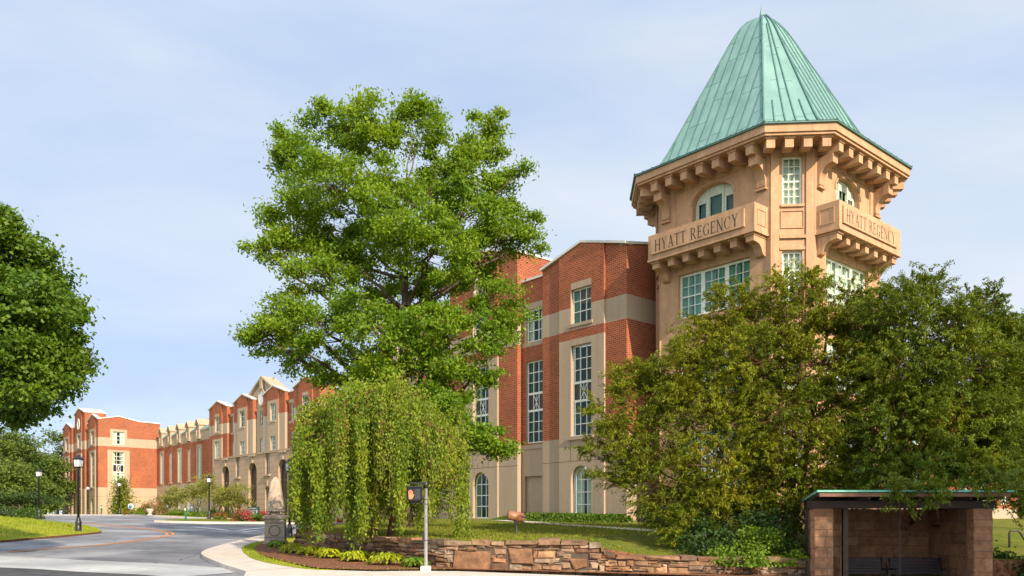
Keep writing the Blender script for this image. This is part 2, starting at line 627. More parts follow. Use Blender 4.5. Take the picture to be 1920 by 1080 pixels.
class Panel:
    """a wall plane: u to the right seen from outside, d inward, z up"""

    def __init__(s, ox, oy, ux, uy):
        s.o = (ox, oy)
        s.u = (ux, uy)
        s.d = (-uy, ux)

    def p(s, u, d, z):
        return (s.o[0] + s.u[0] * u + s.d[0] * d, s.o[1] + s.u[1] * u + s.d[1] * d, z)

    def box(s, mb, u0, u1, d0, d1, z0, z1, mat):
        P = s.p
        mb.hexa([P(u0, d0, z0), P(u1, d0, z0), P(u1, d1, z0), P(u0, d1, z0), P(u0, d0, z1), P(u1, d0, z1), P(u1, d1, z1), P(u0, d1, z1)], mat)

    def prism(s, mb, u0, u1, prof, mat):
        """prof: closed (d, z) outline extruded from u0 to u1"""
        n = len(prof)
        a = [s.p(u0, d, z) for d, z in prof]
        b = [s.p(u1, d, z) for d, z in prof]
        area = sum(prof[i][0] * prof[(i + 1) % n][1] - prof[(i + 1) % n][0] * prof[i][1] for i in range(n))
        idx = list(range(n))
        caps = [tuple(idx[::-1]), tuple(i + n for i in idx)]
        sides = [(i, (i + 1) % n, n + (i + 1) % n, n + i) for i in idx]
        if area > 0:
            caps = [tuple(reversed(c)) for c in caps]
            sides = [tuple(reversed(c)) for c in sides]
        mb.shared(a + b, [tuple(reversed(f)) for f in caps + sides], mat)

    def face_prism(s, mb, outline, d0, d1, mat):
        """outline: closed (u, z) polygon given counter-clockwise seen from outside, extruded from depth d0 to d1"""
        n = len(outline)
        a = [s.p(u, d0, z) for u, z in outline]
        b = [s.p(u, d1, z) for u, z in outline]
        idx = list(range(n))
        mb.shared(a + b, [tuple(idx)] + [tuple(n + i for i in idx[::-1])] +
                  [(i, n + i, n + (i + 1) % n, (i + 1) % n) for i in idx], mat)

    def wall(s, mb, u0, u1, zb, prof, levels, matf, holes=(), d=0.0):
        """flat wall face at depth d with rectangular or round-headed holes; prof = [(u, ztop)...]"""
        def top(u):
            for (a, za), (b, zb_) in zip(prof, prof[1:]):
                if a - 1e-9 <= u <= b + 1e-9:
                    return za + (zb_ - za) * (u - a) / max(1e-9, b - a)
            return prof[-1][1]
        us = {u0, u1} | {a for a, _ in prof if u0 < a < u1}
        zs = {zb} | set(levels)
        for h in holes:
            us |= {h['u0'], h['u1']}
            zs |= {h['z0'], h['z1']}
        us = sorted(u for u in us if u0 - 1e-9 <= u <= u1 + 1e-9)
        zs = sorted(z for z in zs if z >= zb)
        for a, b in zip(us, us[1:]):
            um = (a + b) / 2
            zc = [z for z in zs if z < min(top(a), top(b)) - 1e-6]
            for i, z in enumerate(zc):
                last = i == len(zc) - 1
                z2a, z2b = (top(a), top(b)) if last else (zc[i + 1], zc[i + 1])
                zm = (z + min(z2a, z2b)) / 2
                if any(h['u0'] < um < h['u1'] and h['z0'] < zm < h['z1'] for h in holes):
                    continue
                mb.face([s.p(a, d, z), s.p(b, d, z), s.p(b, d, z2b), s.p(a, d, z2a)], matf(um, zm))
        for h in holes:
            a, b, z0, z1, dp = h['u0'], h['u1'], h['z0'], h['z1'], h.get('depth', 0.22)
            jm = h.get('mat', 'stone')
            hm = h.get('mat', None)
            if h.get('arch'):
                r = (b - a) / 2
                rise = h.get('rise', r)
                zsx = z1 - rise
                pts = [((a + b) / 2 + r * math.cos(math.pi - math.pi * k / 14), zsx + rise * math.sin(math.pi * k / 14)) for k in range(15)]
                for (ua, za), (ub, zb2) in zip(pts, pts[1:]):
                    mb.face([s.p(ua, d, za), s.p(ub, d, zb2), s.p(ub, d, z1), s.p(ua, d, z1)], matf((ua + ub) / 2, z1 - 0.01))
                    mb.face([s.p(ub, d, zb2), s.p(ua, d, za), s.p(ua, d + dp, za), s.p(ub, d + dp, zb2)][::-1], jm)
                zh = zsx
            else:
                zh = z1
                mb.face([s.p(a, d, z1), s.p(b, d, z1), s.p(b, d + dp, z1), s.p(a, d + dp, z1)][::1], jm)
            mb.face([s.p(a, d, z0), s.p(a, d, zh), s.p(a, d + dp, zh), s.p(a, d + dp, z0)], jm)
            mb.face([s.p(b, d, z0), s.p(b, d + dp, z0), s.p(b, d + dp, zh), s.p(b, d, zh)], jm)
            mb.face([s.p(a, d, z0), s.p(a, d + dp, z0), s.p(b, d + dp, z0), s.p(b, d, z0)], jm)


def window(P, parent, u0, u1, z0, z1, d, cols=3, rows=3, fw=0.085, bw=0.05, paint='window_paint', curtain='curtain_teal',
           arch=False, gap=True, name='window', spandrel=None, rise=None, sash=None, label=None):
    """one window: frame with bars, a pane and a curtain behind it. spandrel=(za, zb): dark crossed panel between two lights"""
    mb = MB()
    fd0, fd1 = d, d + 0.07
    P.box(mb, u0, u0 + fw, fd0, fd1, z0, z1 - ((rise or (u1 - u0) / 2) if arch else 0), paint)
    P.box(mb, u1 - fw, u1, fd0, fd1, z0, z1 - ((rise or (u1 - u0) / 2) if arch else 0), paint)
    P.box(mb, u0 + fw, u1 - fw, fd0, fd1, z0, z0 + fw, paint)
    lights = [(z0, z1)]
    if spandrel:
        lights = [(z0, spandrel[0]), (spandrel[1], z1)]
    if arch:
        r = (u1 - u0) / 2
        rs = rise or r
        uc, zc = (u0 + u1) / 2, z1 - rs
        for k in range(12):
            a0, a1 = math.pi * k / 12, math.pi * (k + 1) / 12
            q = []
            for rr in (1.0, 1 - fw / r):
                for aa in ((a0, a1) if rr == 1.0 else (a1, a0)):
                    q.append((uc + r * rr * math.cos(aa), zc + rs * rr * math.sin(aa)))
            P.face_prism(mb, q, fd0, fd1, paint)
    else:
        P.box(mb, u0 + fw, u1 - fw, fd0, fd1, z1 - fw, z1, paint)
    if spandrel:
        za, zb = spandrel
        P.box(mb, u0 + fw, u1 - fw, fd0, fd1, za - 0.14, za, paint)
        P.box(mb, u0 + fw, u1 - fw, fd0, fd1, zb, zb + 0.14, paint)
        P.box(mb, u0 + fw, u1 - fw, fd0 + 0.045, fd1, za, zb, 'dark_panel')
        w3 = (u1 - u0) / 3
        for uu in (u0 + w3, u1 - w3):
            P.box(mb, uu - 0.02, uu + 0.02, fd0 + 0.015, fd0 + 0.05, za, zb, paint)
        P.box(mb, (u0 + u1) / 2 - 0.015, (u0 + u1) / 2 + 0.015, fd0 + 0.02, fd0 + 0.05, za, zb, paint)
        for sgn in (1, -1):
            ua, ub = (u0 + w3, u1 - w3) if sgn > 0 else (u1 - w3, u0 + w3)
            e = 0.022
            P.face_prism(mb, [(ua - e, za), (ua + e, za), (ub + e, zb), (ub - e, zb)], fd0 + 0.018 + 0.004 * sgn, fd0 + 0.05, paint)
    for (la, lb) in lights:
        ua, ub = u0 + fw, u1 - fw
        pa = la + (0.14 if spandrel and la == spandrel[1] else fw)
        pb = lb - (0.14 if spandrel and lb == spandrel[0] else fw)
        for c in range(1, cols):
            uu = ua + (ub - ua) * c / cols
            zt = pb
            if arch:
                rr = (u1 - u0) / 2
                zt = z1 - (rise or rr) + (rise or rr) * math.sqrt(max(0.0, 1 - ((uu - (u0 + u1) / 2) / rr) ** 2)) - fw * 0.5
            P.box(mb, uu - bw / 2, uu + bw / 2, fd0 + 0.012, fd1 - 0.01, pa, zt, paint)
        for r_ in range(1, rows):
            zz = pa + (pb - pa) * r_ / rows
            h = bw * (2.2 if sash and r_ == sash else 1)
            P.box(mb, ua, ub, fd0 + 0.015, fd1 - 0.013, zz - h / 2, zz + h / 2, paint)
    fr = mb.build(name, parent)
    if label:
        fr['label'] = label
    mp = MB()
    mc = MB()
    wr = random.Random(int(abs(u0 * 31 + z0 * 17 + P.o[0] * 7) * 10))
    if curtain == 'curtain_teal':
        curtain = wr.choice(('curtain_teal', 'curtain_teal', 'curtain_green', 'curtain_pale'))
    for (la, lb) in lights:
        if arch:
            r = (u1 - u0) / 2 - fw * 0.6
            rs = (rise or (u1 - u0) / 2) - fw * 0.6
            uc, zc = (u0 + u1) / 2, z1 - (rise or (u1 - u0) / 2)
            poly = [(u0 + fw * 0.6, la), (u1 - fw * 0.6, la)] + [(uc + r * math.cos(math.pi * k / 12), zc + rs * math.sin(math.pi * k / 12)) for k in range(13)]
        else:
            poly = [(u0 + fw / 2, la), (u1 - fw / 2, la), (u1 - fw / 2, lb), (u0 + fw / 2, lb)]
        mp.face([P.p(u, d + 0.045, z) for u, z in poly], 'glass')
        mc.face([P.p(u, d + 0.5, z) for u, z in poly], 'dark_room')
        # two gathered curtains, drawn to the sides
        rng = random.Random(int(abs(u0) * 97 + la * 13))
        wdt = (u1 - u0)
        cut = rng.uniform(0.18, 0.46) if gap else 0.5
        for side in (0, 1):
            a, b = (u0 + 0.03, u0 + wdt * cut) if side == 0 else (u1 - wdt * cut, u1 - 0.03)
            n = 22
            pv = []
            for k in range(n + 1):
                uu = a + (b - a) * k / n
                pv.append((uu, d + 0.17 + 0.045 * math.sin(k * 1.9 + rng.random())))
            for (ua, da), (ub, db) in zip(pv, pv[1:]):
                zt1 = zt2 = lb - 0.02
                if arch:
                    rr = (u1 - u0) / 2
                    f = lambda q: z1 - (rise or rr) + (rise or rr) * math.sqrt(max(0.0, 1 - ((q - (u0 + u1) / 2) / rr) ** 2)) - 0.02
                    zt1, zt2 = f(ua), f(ub)
                mc.face([P.p(ua, da, la), P.p(ub, db, la), P.p(ub, db, zt2), P.p(ua, da, zt1)], curtain, True)
    mp.build('pane', fr)
    mc.build('curtain', fr)
    return fr


def quads_object(name, centers, dirs, normals, length, width, mat, parent=None, bend=0.15):
    """many small leaf-shaped faces as ONE mesh (a crown, a shrub, a ground cover)"""
    c = np.asarray(centers, np.float32)
    d = np.asarray(dirs, np.float32)
    d /= np.linalg.norm(d, axis=1, keepdims=True) + 1e-9
    n = np.asarray(normals, np.float32)
    s = np.cross(d, n)
    s /= np.linalg.norm(s, axis=1, keepdims=True) + 1e-9
    n = np.cross(s, d)
    L = np.asarray(length, np.float32).reshape(-1, 1)
    Wd = np.asarray(width, np.float32).reshape(-1, 1)
    k = len(c)
    v = np.empty((k, 4, 3), np.float32)
    v[:, 0] = c - d * L * 0.5
    v[:, 1] = c + s * Wd * 0.5 + n * Wd * bend - d * L * 0.05
    v[:, 2] = c + d * L * 0.5
    v[:, 3] = c - s * Wd * 0.5 + n * Wd * bend - d * L * 0.05
    me = bpy.data.meshes.new(name)
    me.vertices.add(k * 4)
    me.vertices.foreach_set('co', v.ravel())
    me.loops.add(k * 4)
    me.loops.foreach_set('vertex_index', np.arange(k * 4, dtype=np.int32))
    me.polygons.add(k)
    me.polygons.foreach_set('loop_start', np.arange(0, k * 4, 4, dtype=np.int32))
    me.materials.append(MATS[mat])
    me.update()
    me.validate()
    o = bpy.data.objects.new(name, me)
    return link(o, parent)


# ------------------------------------------------------------------ terrain
F = 1544.0


def road_z(x, y):
    x = max(-75.0, min(45.0, x))
    z = -0.35 - 0.022 * x + 0.0145 * min(y, 140.0)
    return z if z < 1.75 else 1.75 + 0.3 * math.tanh((z - 1.75) / 0.3)


def lawn_z(x, y):
    z = 0.95 + 0.026 * (y - 26)
    z = max(0.86, min(1.68, z))
    if x > 2.5:
        k = max(0.0, min(1.0, (y - 25.2) / 6.0))
        e = min(1.0, (x - 2.5) / 2.0)
        z = z * (1 - e) + e * (0.46 + (z - 0.46) * k)
    return z


def solve(px, py, fn):
    lo, hi = 6.0, 170.0
    k = (px - 960) / F
    for _ in range(60):
        m = (lo + hi) / 2
        if 1.7 - (py - 972) / F * m > fn(k * m, m):
            lo = m
        else:
            hi = m
    return (k * lo, lo)


def gp(px, py):
    """ground point of the road plane seen along that direction"""
    return solve(px, py, road_z)


def sheet(name, poly, zf, mat, step=2.0, skirt=0.0, skirt_mat=None, lift=0.0):
    """a ground sheet following the terrain inside a polygon, with an optional kerb skirt"""
    ring = []
    n = len(poly)
    for i in range(n):
        a, b = poly[i], poly[(i + 1) % n]
        m = max(1, int(math.dist(a, b) / step))
        for k in range(m):
            ring.append((a[0] + (b[0] - a[0]) * k / m, a[1] + (b[1] - a[1]) * k / m))
    xs, ys = [p[0] for p in ring], [p[1] for p in ring]
    pts = [Vector(p) for p in ring]
    nx, ny = int((max(xs) - min(xs)) / step), int((max(ys) - min(ys)) / step)
    rng = random.Random(5)
    for i in range(nx + 1):
        for j in range(ny + 1):
            pts.append(Vector((min(xs) + (i + 0.37) * step + rng.uniform(-.1, .1) * step, min(ys) + (j + 0.41) * step + rng.uniform(-.1, .1) * step)))
    m = len(ring)
    vs, es, fs, *_ = delaunay_2d_cdt(pts, [], [list(range(m))], 1, 1e-5)
    mb = MB()
    P3 = [(v.x, v.y, zf(v.x, v.y) + lift) for v in vs]
    faces = []
    for f in fs:
        a, b, c = (vs[i] for i in f[:3])
        faces.append(tuple(f) if (b - a).cross(c - a) > 0 else tuple(reversed(f)))
    mb.shared(P3, faces, mat, True)
    if skirt:
        area = sum(ring[i][0] * ring[(i + 1) % m][1] - ring[(i + 1) % m][0] * ring[i][1] for i in range(m))
        for i in range(m):
            a, b = ring[i], ring[(i + 1) % m]
            if area < 0:
                a, b = b, a
            za, zb = zf(*a) + lift, zf(*b) + lift
            mb.face([(a[0], a[1], za - skirt), (b[0], b[1], zb - skirt), (b[0], b[1], zb), (a[0], a[1], za)], skirt_mat or mat)
    return tag(mb.build(name), kind='structure')


def ribbon(name, line, width, zf, mat, lift, thick=0.0, parent=None):
    """a strip of constant width along a line on the terrain"""
    pts = []
    for a, b in zip(line, line[1:]):
        m = max(1, int(math.dist(a, b) / 1.0))
        for k in range(m):
            pts.append((a[0] + (b[0] - a[0]) * k / m, a[1] + (b[1] - a[1]) * k / m))
    pts.append(line[-1])
    L, Rr = [], []
    for i, p in enumerate(pts):
        a, b = pts[max(0, i - 1)], pts[min(len(pts) - 1, i + 1)]
        dx, dy = b[0] - a[0], b[1] - a[1]
        q = math.hypot(dx, dy) or 1
        nx, ny = -dy / q * width / 2, dx / q * width / 2
        L.append((p[0] + nx, p[1] + ny))
        Rr.append((p[0] - nx, p[1] - ny))
    mb = MB()
    for i in range(len(pts) - 1):
        q = [Rr[i], Rr[i + 1], L[i + 1], L[i]]
        top = [(x, y, zf(x, y) + lift) for x, y in q]
        if thick:
            bot = [(x, y, z - thick) for x, y, z in top]
            mb.hexa(bot + top, mat)
        else:
            mb.face(top, mat)
    return mb.build(name, parent)


def smooth_line(pts, n=6):
    """Catmull-Rom through the given points"""
    out = []
    P = [pts[0]] + list(pts) + [pts[-1]]
    for i in range(1, len(P) - 2):
        p0, p1, p2, p3 = P[i - 1], P[i], P[i + 1], P[i + 2]
        for k in range(n):
            t = k / n
            out.append(tuple(0.5 * (2 * p1[j] + (p2[j] - p0[j]) * t + (2 * p0[j] - 5 * p1[j] + 4 * p2[j] - p3[j]) * t * t +
                                    (3 * p1[j] - p0[j] - 3 * p2[j] + p3[j]) * t ** 3) for j in (0, 1)))
    out.append(tuple(pts[-1]))
    return out

# ------------------------------------------------------------------ the hotel
TH = math.atan2(-0.7553, 0.6554)
BASE_Z = 1.5
hotel = empty('hotel', (6.405, 46.0, BASE_Z), TH)
tag(hotel, 'long red brick hotel with pale stone bands, gabled bays and tall grid windows', 'hotel')
FRONT = Panel(0, 0, 1, 0)
LV = [3.6, 5.0, 11.4, 12.75]


def hloc(x, y):
    """hotel-local x, y to world"""
    return (6.405 + 0.6554 * x + 0.7553 * y, 46.0 - 0.7553 * x + 0.6554 * y)


def pil_mat(u, z):
    return 'stone' if z < 5.0 or 11.4 < z < 12.75 else 'brick'


def side(mb, x, ya, yb, facing, zb, ztop, matf, levels=LV, holes=(), prof=None):
    P = Panel(x, ya, 0, 1) if facing > 0 else Panel(x, yb, 0, -1)
    P.wall(mb, 0, yb - ya, zb, prof or [(0, ztop), (yb - ya, ztop)], levels, matf, holes)
    return P


def coping(mb, P, prof, d0=-0.16, d1=0.5, h=0.16):
    for (a, za), (b, zb) in zip(prof, prof[1:]):
        P.face_prism(mb, [(a, za), (b, zb), (b, zb + h), (a, za + h)], d0, d1, 'coping')


def gable_bay(mb, cp, x0, x1, pw, zs, za, d0, wc=None, back=1.2, low_stone=False, win=True, ground=True, w=0.84, parent=None, simple=False, end=False):
    xm = (x0 + x1) / 2
    wc = wc if wc is not None else xm
    prof = [(x0, zs), (xm, za), (x1, zs)]
    top = lambda u: zs + (za - zs) * (1 - abs(u - xm) / (xm - x0))
    dp = d0 - 0.13
    sr = w + 0.42

    def pm(u, z):
        return pil_mat(u, z) if not low_stone else ('stone' if z < 12.5 else 'brick')

    def cm(u, z):
        if low_stone:
            if z < 12.5 or (abs(u - wc) < sr and z < 14.15):
                return 'stone'
            return 'brick'
        if z < 10.85 or 11.4 < z < 12.75 or (abs(u - wc) < sr and 11.4 < z < 14.2):
            return 'stone'
        return 'brick'
    pa, pb = x0 + pw, x1 - pw
    FRONT.wall(mb, x0, pa, -2, [(x0, zs), (pa, top(pa))], LV + [12.5], pm, d=d0)
    FRONT.wall(mb, pb, x1, -2, [(pb, top(pb)), (x1, zs)], LV + [12.5], pm, d=d0)
    holes = []
    if win:
        holes.append(dict(u0=wc - w, u1=wc + w, z0=11.76, z1=13.82, depth=0.26))
        if low_stone:
            holes.append(dict(u0=wc - w * .9, u1=wc + w * .9, z0=8.3, z1=9.95, depth=0.26))
        else:
            holes.append(dict(u0=wc - w, u1=wc + w, z0=5.07, z1=10.47, depth=0.32))
            if ground:
                holes.append(dict(u0=wc - w, u1=wc + w, z0=0.2, z1=3.32, arch=True, depth=0.36))
    FRONT.wall(mb, pa, pb, -2, [(pa, top(pa)), (xm, za), (pb, top(pb))], LV + [10.85, 14.2, 12.5], cm, holes, d=dp)
    # split so the stone surround has clean vertical edges
    for x, f in ((pb, 1), (pa, -1)):
        side(mb, x, dp, d0, f, -2, top(x), cm if not low_stone else pm, LV + [10.85, 12.5])
    if not end:
        side(mb, x1, d0, d0 + back, 1, -2, zs, pm, LV + [12.5])
    side(mb, x0, d0, d0 + back, -1, -2, zs, pm, LV + [12.5])
    # back of the gable and its top
    mb.face([(x1, d0 + back, 13), (x0, d0 + back, 13), (x0, d0 + back, zs), (xm, d0 + back, za), (x1, d0 + back, zs)], 'brick')
    mb.face([(x0, d0, zs), (xm, d0, za), (xm, d0 + back, za), (x0, d0 + back, zs)], 'flat_roof')
    mb.face([(xm, d0, za), (x1, d0, zs), (x1, d0 + back, zs), (xm, d0 + back, za)], 'flat_roof')
    coping(cp, FRONT, [(x0 - 0.06, zs), (xm, za), (x1 + 0.06, zs)], dp - 0.06, d0 + back, 0.14)
    # sills and joints
    if win:
        FRONT.box(mb, wc - w - 0.12, wc + w + 0.12, dp - 0.07, dp + 0.2, 11.56, 11.757, 'stone')
        if not low_stone:
            FRONT.box(mb, wc - w - 0.2, wc + w + 0.2, dp - 0.1, dp + 0.2, 4.86, 5.066, 'stone')
            for (a, b, dd) in ((x0, pa, d0), (pa, pb, dp), (pb, x1, d0)):
                FRONT.box(mb, a, b, dd - 0.004, dd + 0.05, 3.59, 3.615, 'joint')
            for uu in (wc - w, wc - 0.3, wc + 0.3, wc + w):
                FRONT.box(mb, uu - 0.012, uu + 0.012, dp - 0.005, dp + 0.05, 3.615, 3.95 if abs(uu - wc) < w - .01 else 4.86, 'joint')
    if win and parent:
        c, r = (2, 3) if simple else (3, 3)
        kw = dict(fw=0.09, bw=0.05) if simple else {}
        window(FRONT, parent, wc - w, wc + w, 11.76, 13.82, dp + 0.2, c, r, **kw)
        if low_stone:
            window(FRONT, parent, wc - w * .9, wc + w * .9, 8.3, 9.95, dp + 0.2, c, r, **kw)
        else:
            window(FRONT, parent, wc - w, wc + w, 5.07, 10.47, dp + 0.22, c, 3, spandrel=(7.25, 8.2), **kw)
            if ground:
                window(FRONT, parent, wc - w, wc + w, 0.2, 3.32, dp + 0.28, c, 4, arch=True, **kw)


def recess_wall(mb, cp, x0, x1, d, ztop, parent, w=0.8, lowz=5.0, simple=False, base=True, vis=True):
    xm = (x0 + x1) / 2

    def m(u, z):
        if z < 4.9 or (13.56 < z < 13.95) or (11.2 < z < 11.47) or (abs(u - xm) < w + 0.2 and 11.47 < z < 13.56):
            return 'stone'
        return 'brick'
    holes = [dict(u0=xm - w, u1=xm + w, z0=11.47, z1=13.56, depth=0.2), dict(u0=xm - w, u1=xm + w, z0=lowz, z1=10.24, depth=0.2)]
    if base:
        holes.append(dict(u0=xm - 0.95, u1=xm + 0.95, z0=0.1, z1=2.9, depth=0.2))
    FRONT.wall(mb, x0, x1, -2, [(x0, ztop), (x1, ztop)], [4.9, 11.2, 13.95, 13.56], m, holes, d=d)
    if base:
        FRONT.wall(mb, xm - 0.95, xm + 0.95, 0.1, [(xm - .95, 2.9), (xm + .95, 2.9)], [], lambda u, z: 'stone', d=d + 0.2)
        FRONT.box(mb, x0, x1, d - 0.05, d + 0.1, 4.62, 4.9, 'stone')
    coping(cp, FRONT, [(x0, ztop), (x1, ztop)], d - 0.1, d + 0.5, 0.14)
    if parent:
        c = 2 if simple else 3
        kw = dict(fw=0.09, bw=0.05) if simple else {}
        window(FRONT, parent, xm - w, xm + w, 11.47, 13.56, d + 0.14, c, 3, **kw)
        window(FRONT, parent, xm - w, xm + w, lowz, 10.24, d + 0.14, c, 3, spandrel=(7.15, 8.1) if lowz < 6 else None, **kw)


def oval(mb, P, uc, zc, ru, rz, d, mat_in='stone', mat_ring='coping'):
    n = 20
    for k in range(n):
        a0, a1 = 2 * math.pi * k / n, 2 * math.pi * (k + 1) / n
        q = [(uc + ru * math.cos(a0), zc + rz * math.sin(a0)), (uc + ru * math.cos(a1), zc + rz * math.sin(a1)),
             (uc + ru * .78 * math.cos(a1), zc + rz * .78 * math.sin(a1)), (uc + ru * .78 * math.cos(a0), zc + rz * .78 * math.sin(a0))]
        P.face_prism(mb, q, d - 0.12, d + 0.02, mat_ring)
    P.face_prism(mb, [(uc + ru * .8 * math.cos(2 * math.pi * k / n), zc + rz * .8 * math.sin(2 * math.pi * k / n)) for k in range(n)], d - 0.04, d + 0.03, mat_in)


def wing(xr, sx, simple, ydeep):
    mb, cp = MB(), MB()
    X = lambda t: xr - t * sx
    gable_bay(mb, cp, X(6.87), X(0), 1.6 * sx, 15.54, 16.45, 0.0, parent=hotel, simple=simple, back=0.41, end=True)
    recess_wall(mb, cp, X(9.25), X(6.87), 0.41, 15.4, hotel, simple=simple, w=0.8 * sx)
    gable_bay(mb, cp, X(16.5), X(9.25), 1.86 * sx, 17.35, 18.2, 0.0, parent=hotel, simple=simple, back=3.2)
    oval(mb, FRONT, X(12.87), 15.6, 0.62, 0.95, -0.13)
    recess_wall(mb, cp, X(18.9), X(16.5), 0.41, 15.4, hotel, simple=simple, w=0.8 * sx)
    gable_bay(mb, cp, X(25.8), X(18.9), 1.6 * sx, 15.54, 16.45, 0.0, parent=hotel, simple=simple, back=0.41)
    # flat roof behind the parapets and the far side walls
    mb.face([(X(25.8), 0.42, 14.7), (X(0), 0.42, 14.7), (X(0), ydeep, 14.7), (X(25.8), ydeep, 14.7)], 'flat_roof')
    side(mb, X(25.8), 0.42, ydeep, -1, -2, 15.3, pil_mat)
    # end wall with its shallow gable
    D = ydeep - 0.0
    wc = 2.95
    holes = [dict(u0=wc - .85, u1=wc + .85, z0=11.77, z1=13.75, depth=0.25), dict(u0=wc - .85, u1=wc + .85, z0=5.75, z1=10.55, depth=0.25),
             dict(u0=wc - .95, u1=wc + .95, z0=0.2, z1=3.5, arch=True, depth=0.3)]

    def em(u, z):
        if abs(u - wc) < 1.62 and z < 10.86:
            return 'stone'
        if abs(u - wc) < 1.24 and 11.4 < z < 14.1:
            return 'stone'
        return pil_mat(u, z)
    P = Panel(xr, 0, 0, 1)
    prof = [(0, 15.54), (wc, 16.1), (5.9, 15.5), (D, 15.4)]
    if xr > -50:
        em, holes = pil_mat, []
    P.wall(mb, 0, D, -2, prof, LV + [10.86, 14.1], em, holes + [dict(u0=wc - 1.62, u1=wc - 1.62, z0=0, z1=0), dict(u0=wc + 1.62, u1=wc + 1.62, z0=0, z1=0),
           dict(u0=wc - 1.24, u1=wc - 1.24, z0=0, z1=0), dict(u0=wc + 1.24, u1=wc + 1.24, z0=0, z1=0)])
    coping(cp, P, prof, -0.1, 0.5, 0.14)
    P.box(mb, 0.0, D, -0.004, 0.05, 3.59, 3.615, 'joint')
    for uu in (wc - 1.62, wc + 1.62):
        P.box(mb, uu - 0.012, uu + 0.012, -0.005, 0.05, 0, 3.59, 'joint')
    if xr < -50:
        P.box(mb, wc - 1.0, wc + 1.0, -0.08, 0.2, 5.55, 5.747, 'stone')
        window(P, hotel, wc - .85, wc + .85, 11.77, 13.75, 0.15, 3, 3, curtain='curtain_pale')
        window(P, hotel, wc - .85, wc + .85, 5.75, 10.55, 0.15, 3, 3, spandrel=(7.5, 8.55), curtain='curtain_pale')
        window(P, hotel, wc - .95, wc + .95, 0.2, 3.5, 0.2, 3, 4, arch=True)
    mb.build('wing_wall', hotel)
    cp.build('roof_coping', hotel)


wing(0.0, 1.0, False, 9.6)
wing(-107.0, 0.86, True, 9.2)

# main range: two dormered sections and the arched centre
mb, cp, rf = MB(), MB(), MB()


def dormer_section(xa, xb, centers):
    def m(u, z):
        if z < 5.4 or z > 11.4:
            return 'stone'
        for i, c in enumerate(centers):
            if i % 2 == 0 and abs(u - c) < 1.05 and z < 10.85:
                return 'stone'
        return 'brick'
    holes = []
    for i, c in enumerate(centers):
        holes.append(dict(u0=c - .58, u1=c + .58, z0=5.75, z1=10.5, depth=0.22, mat='stone' if i % 2 == 0 else 'brick'))
        holes.append(dict(u0=c - .58, u1=c + .58, z0=0.2, z1=3.4, depth=0.22, arch=True))
        for e in (c - 1.05, c + 1.05):
            holes.append(dict(u0=e, u1=e, z0=0, z1=0))
    FRONT.wall(mb, xa, xb, -2, [(xa, 12.75), (xb, 12.75)], [5.4, 10.85, 11.4, 3.6], m, holes, d=8.7)
    FRONT.box(mb, xa, xb, 8.6, 8.9, 12.75, 12.9, 'stone')
    FRONT.box(mb, xa, xb, 8.69, 8.8, 3.6, 3.625, 'joint')
    rf.face([(xa, 8.65, 12.95), (xb, 8.65, 12.95), (xb, 11.6, 15.15), (xa, 11.6, 15.15)], 'copper')
    rf.face([(xa, 11.6, 15.15), (xb, 11.6, 15.15), (xb, 20, 14.75), (xa, 20, 14.75)], 'flat_roof')
    k = xa + 0.3
    while k < xb:
        rf.hexa([(k, 8.65, 12.95), (k + .05, 8.65, 12.95), (k + .05, 11.6, 15.15), (k, 11.6, 15.15),
                 (k, 8.65, 13.0), (k + .05, 8.65, 13.0), (k + .05, 11.6, 15.2), (k, 11.6, 15.2)], 'copper_seam')
        k += 0.75
    for i, c in enumerate(centers):
        FRONT.box(mb, c - .75, c + .75, 8.6, 8.9, 5.55, 5.745, 'stone')
        window(FRONT, hotel, c - .58, c + .58, 5.75, 10.5, 8.86, 2, 6, fw=0.08, bw=0.05, curtain='curtain_green')
        window(FRONT, hotel, c - .58, c + .58, 0.2, 3.4, 8.86, 2, 4, fw=0.08, bw=0.05, arch=True)
        # dormer
        dm = MB()
        FRONT.wall(dm, c - .62, c + .62, 11.6, [(c - .62, 13.75), (c, 14.4), (c + .62, 13.75)], [], lambda u, z: 'stone',
                   [dict(u0=c - .42, u1=c + .42, z0=12.1, z1=13.9, arch=True, depth=0.2)], d=8.45)
        side(dm, c + .62, 8.45, 10.0, 1, 11.6, 13.75, lambda u, z: 'stone')
        side(dm, c - .62, 8.45, 10.0, -1, 11.6, 13.75, lambda u, z: 'stone')
        for (a, za, b, zb) in ((c - .76, 13.62, c, 14.42), (c, 14.42, c + .76, 13.62)):
            FRONT.face_prism(dm, [(a, za), (b, zb), (b, zb + .16), (a, za + .16)], 8.3, 10.6, 'stone')
        do = dm.build('dormer', hotel)
        window(FRONT, do, c - .42, c + .42, 12.1, 13.9, 8.6, 2, 3, fw=0.06, bw=0.04, arch=True)


LC = [-104.6 + 4.0 * i for i in range(5)]
dormer_section(-107.0, -81.8, LC)
dormer_section(-50.2, -25.8, [-132.0 - c for c in LC[::-1]])
side(mb, -81.8, 8.2, 8.7, -1, -2, 14.95, pil_mat)

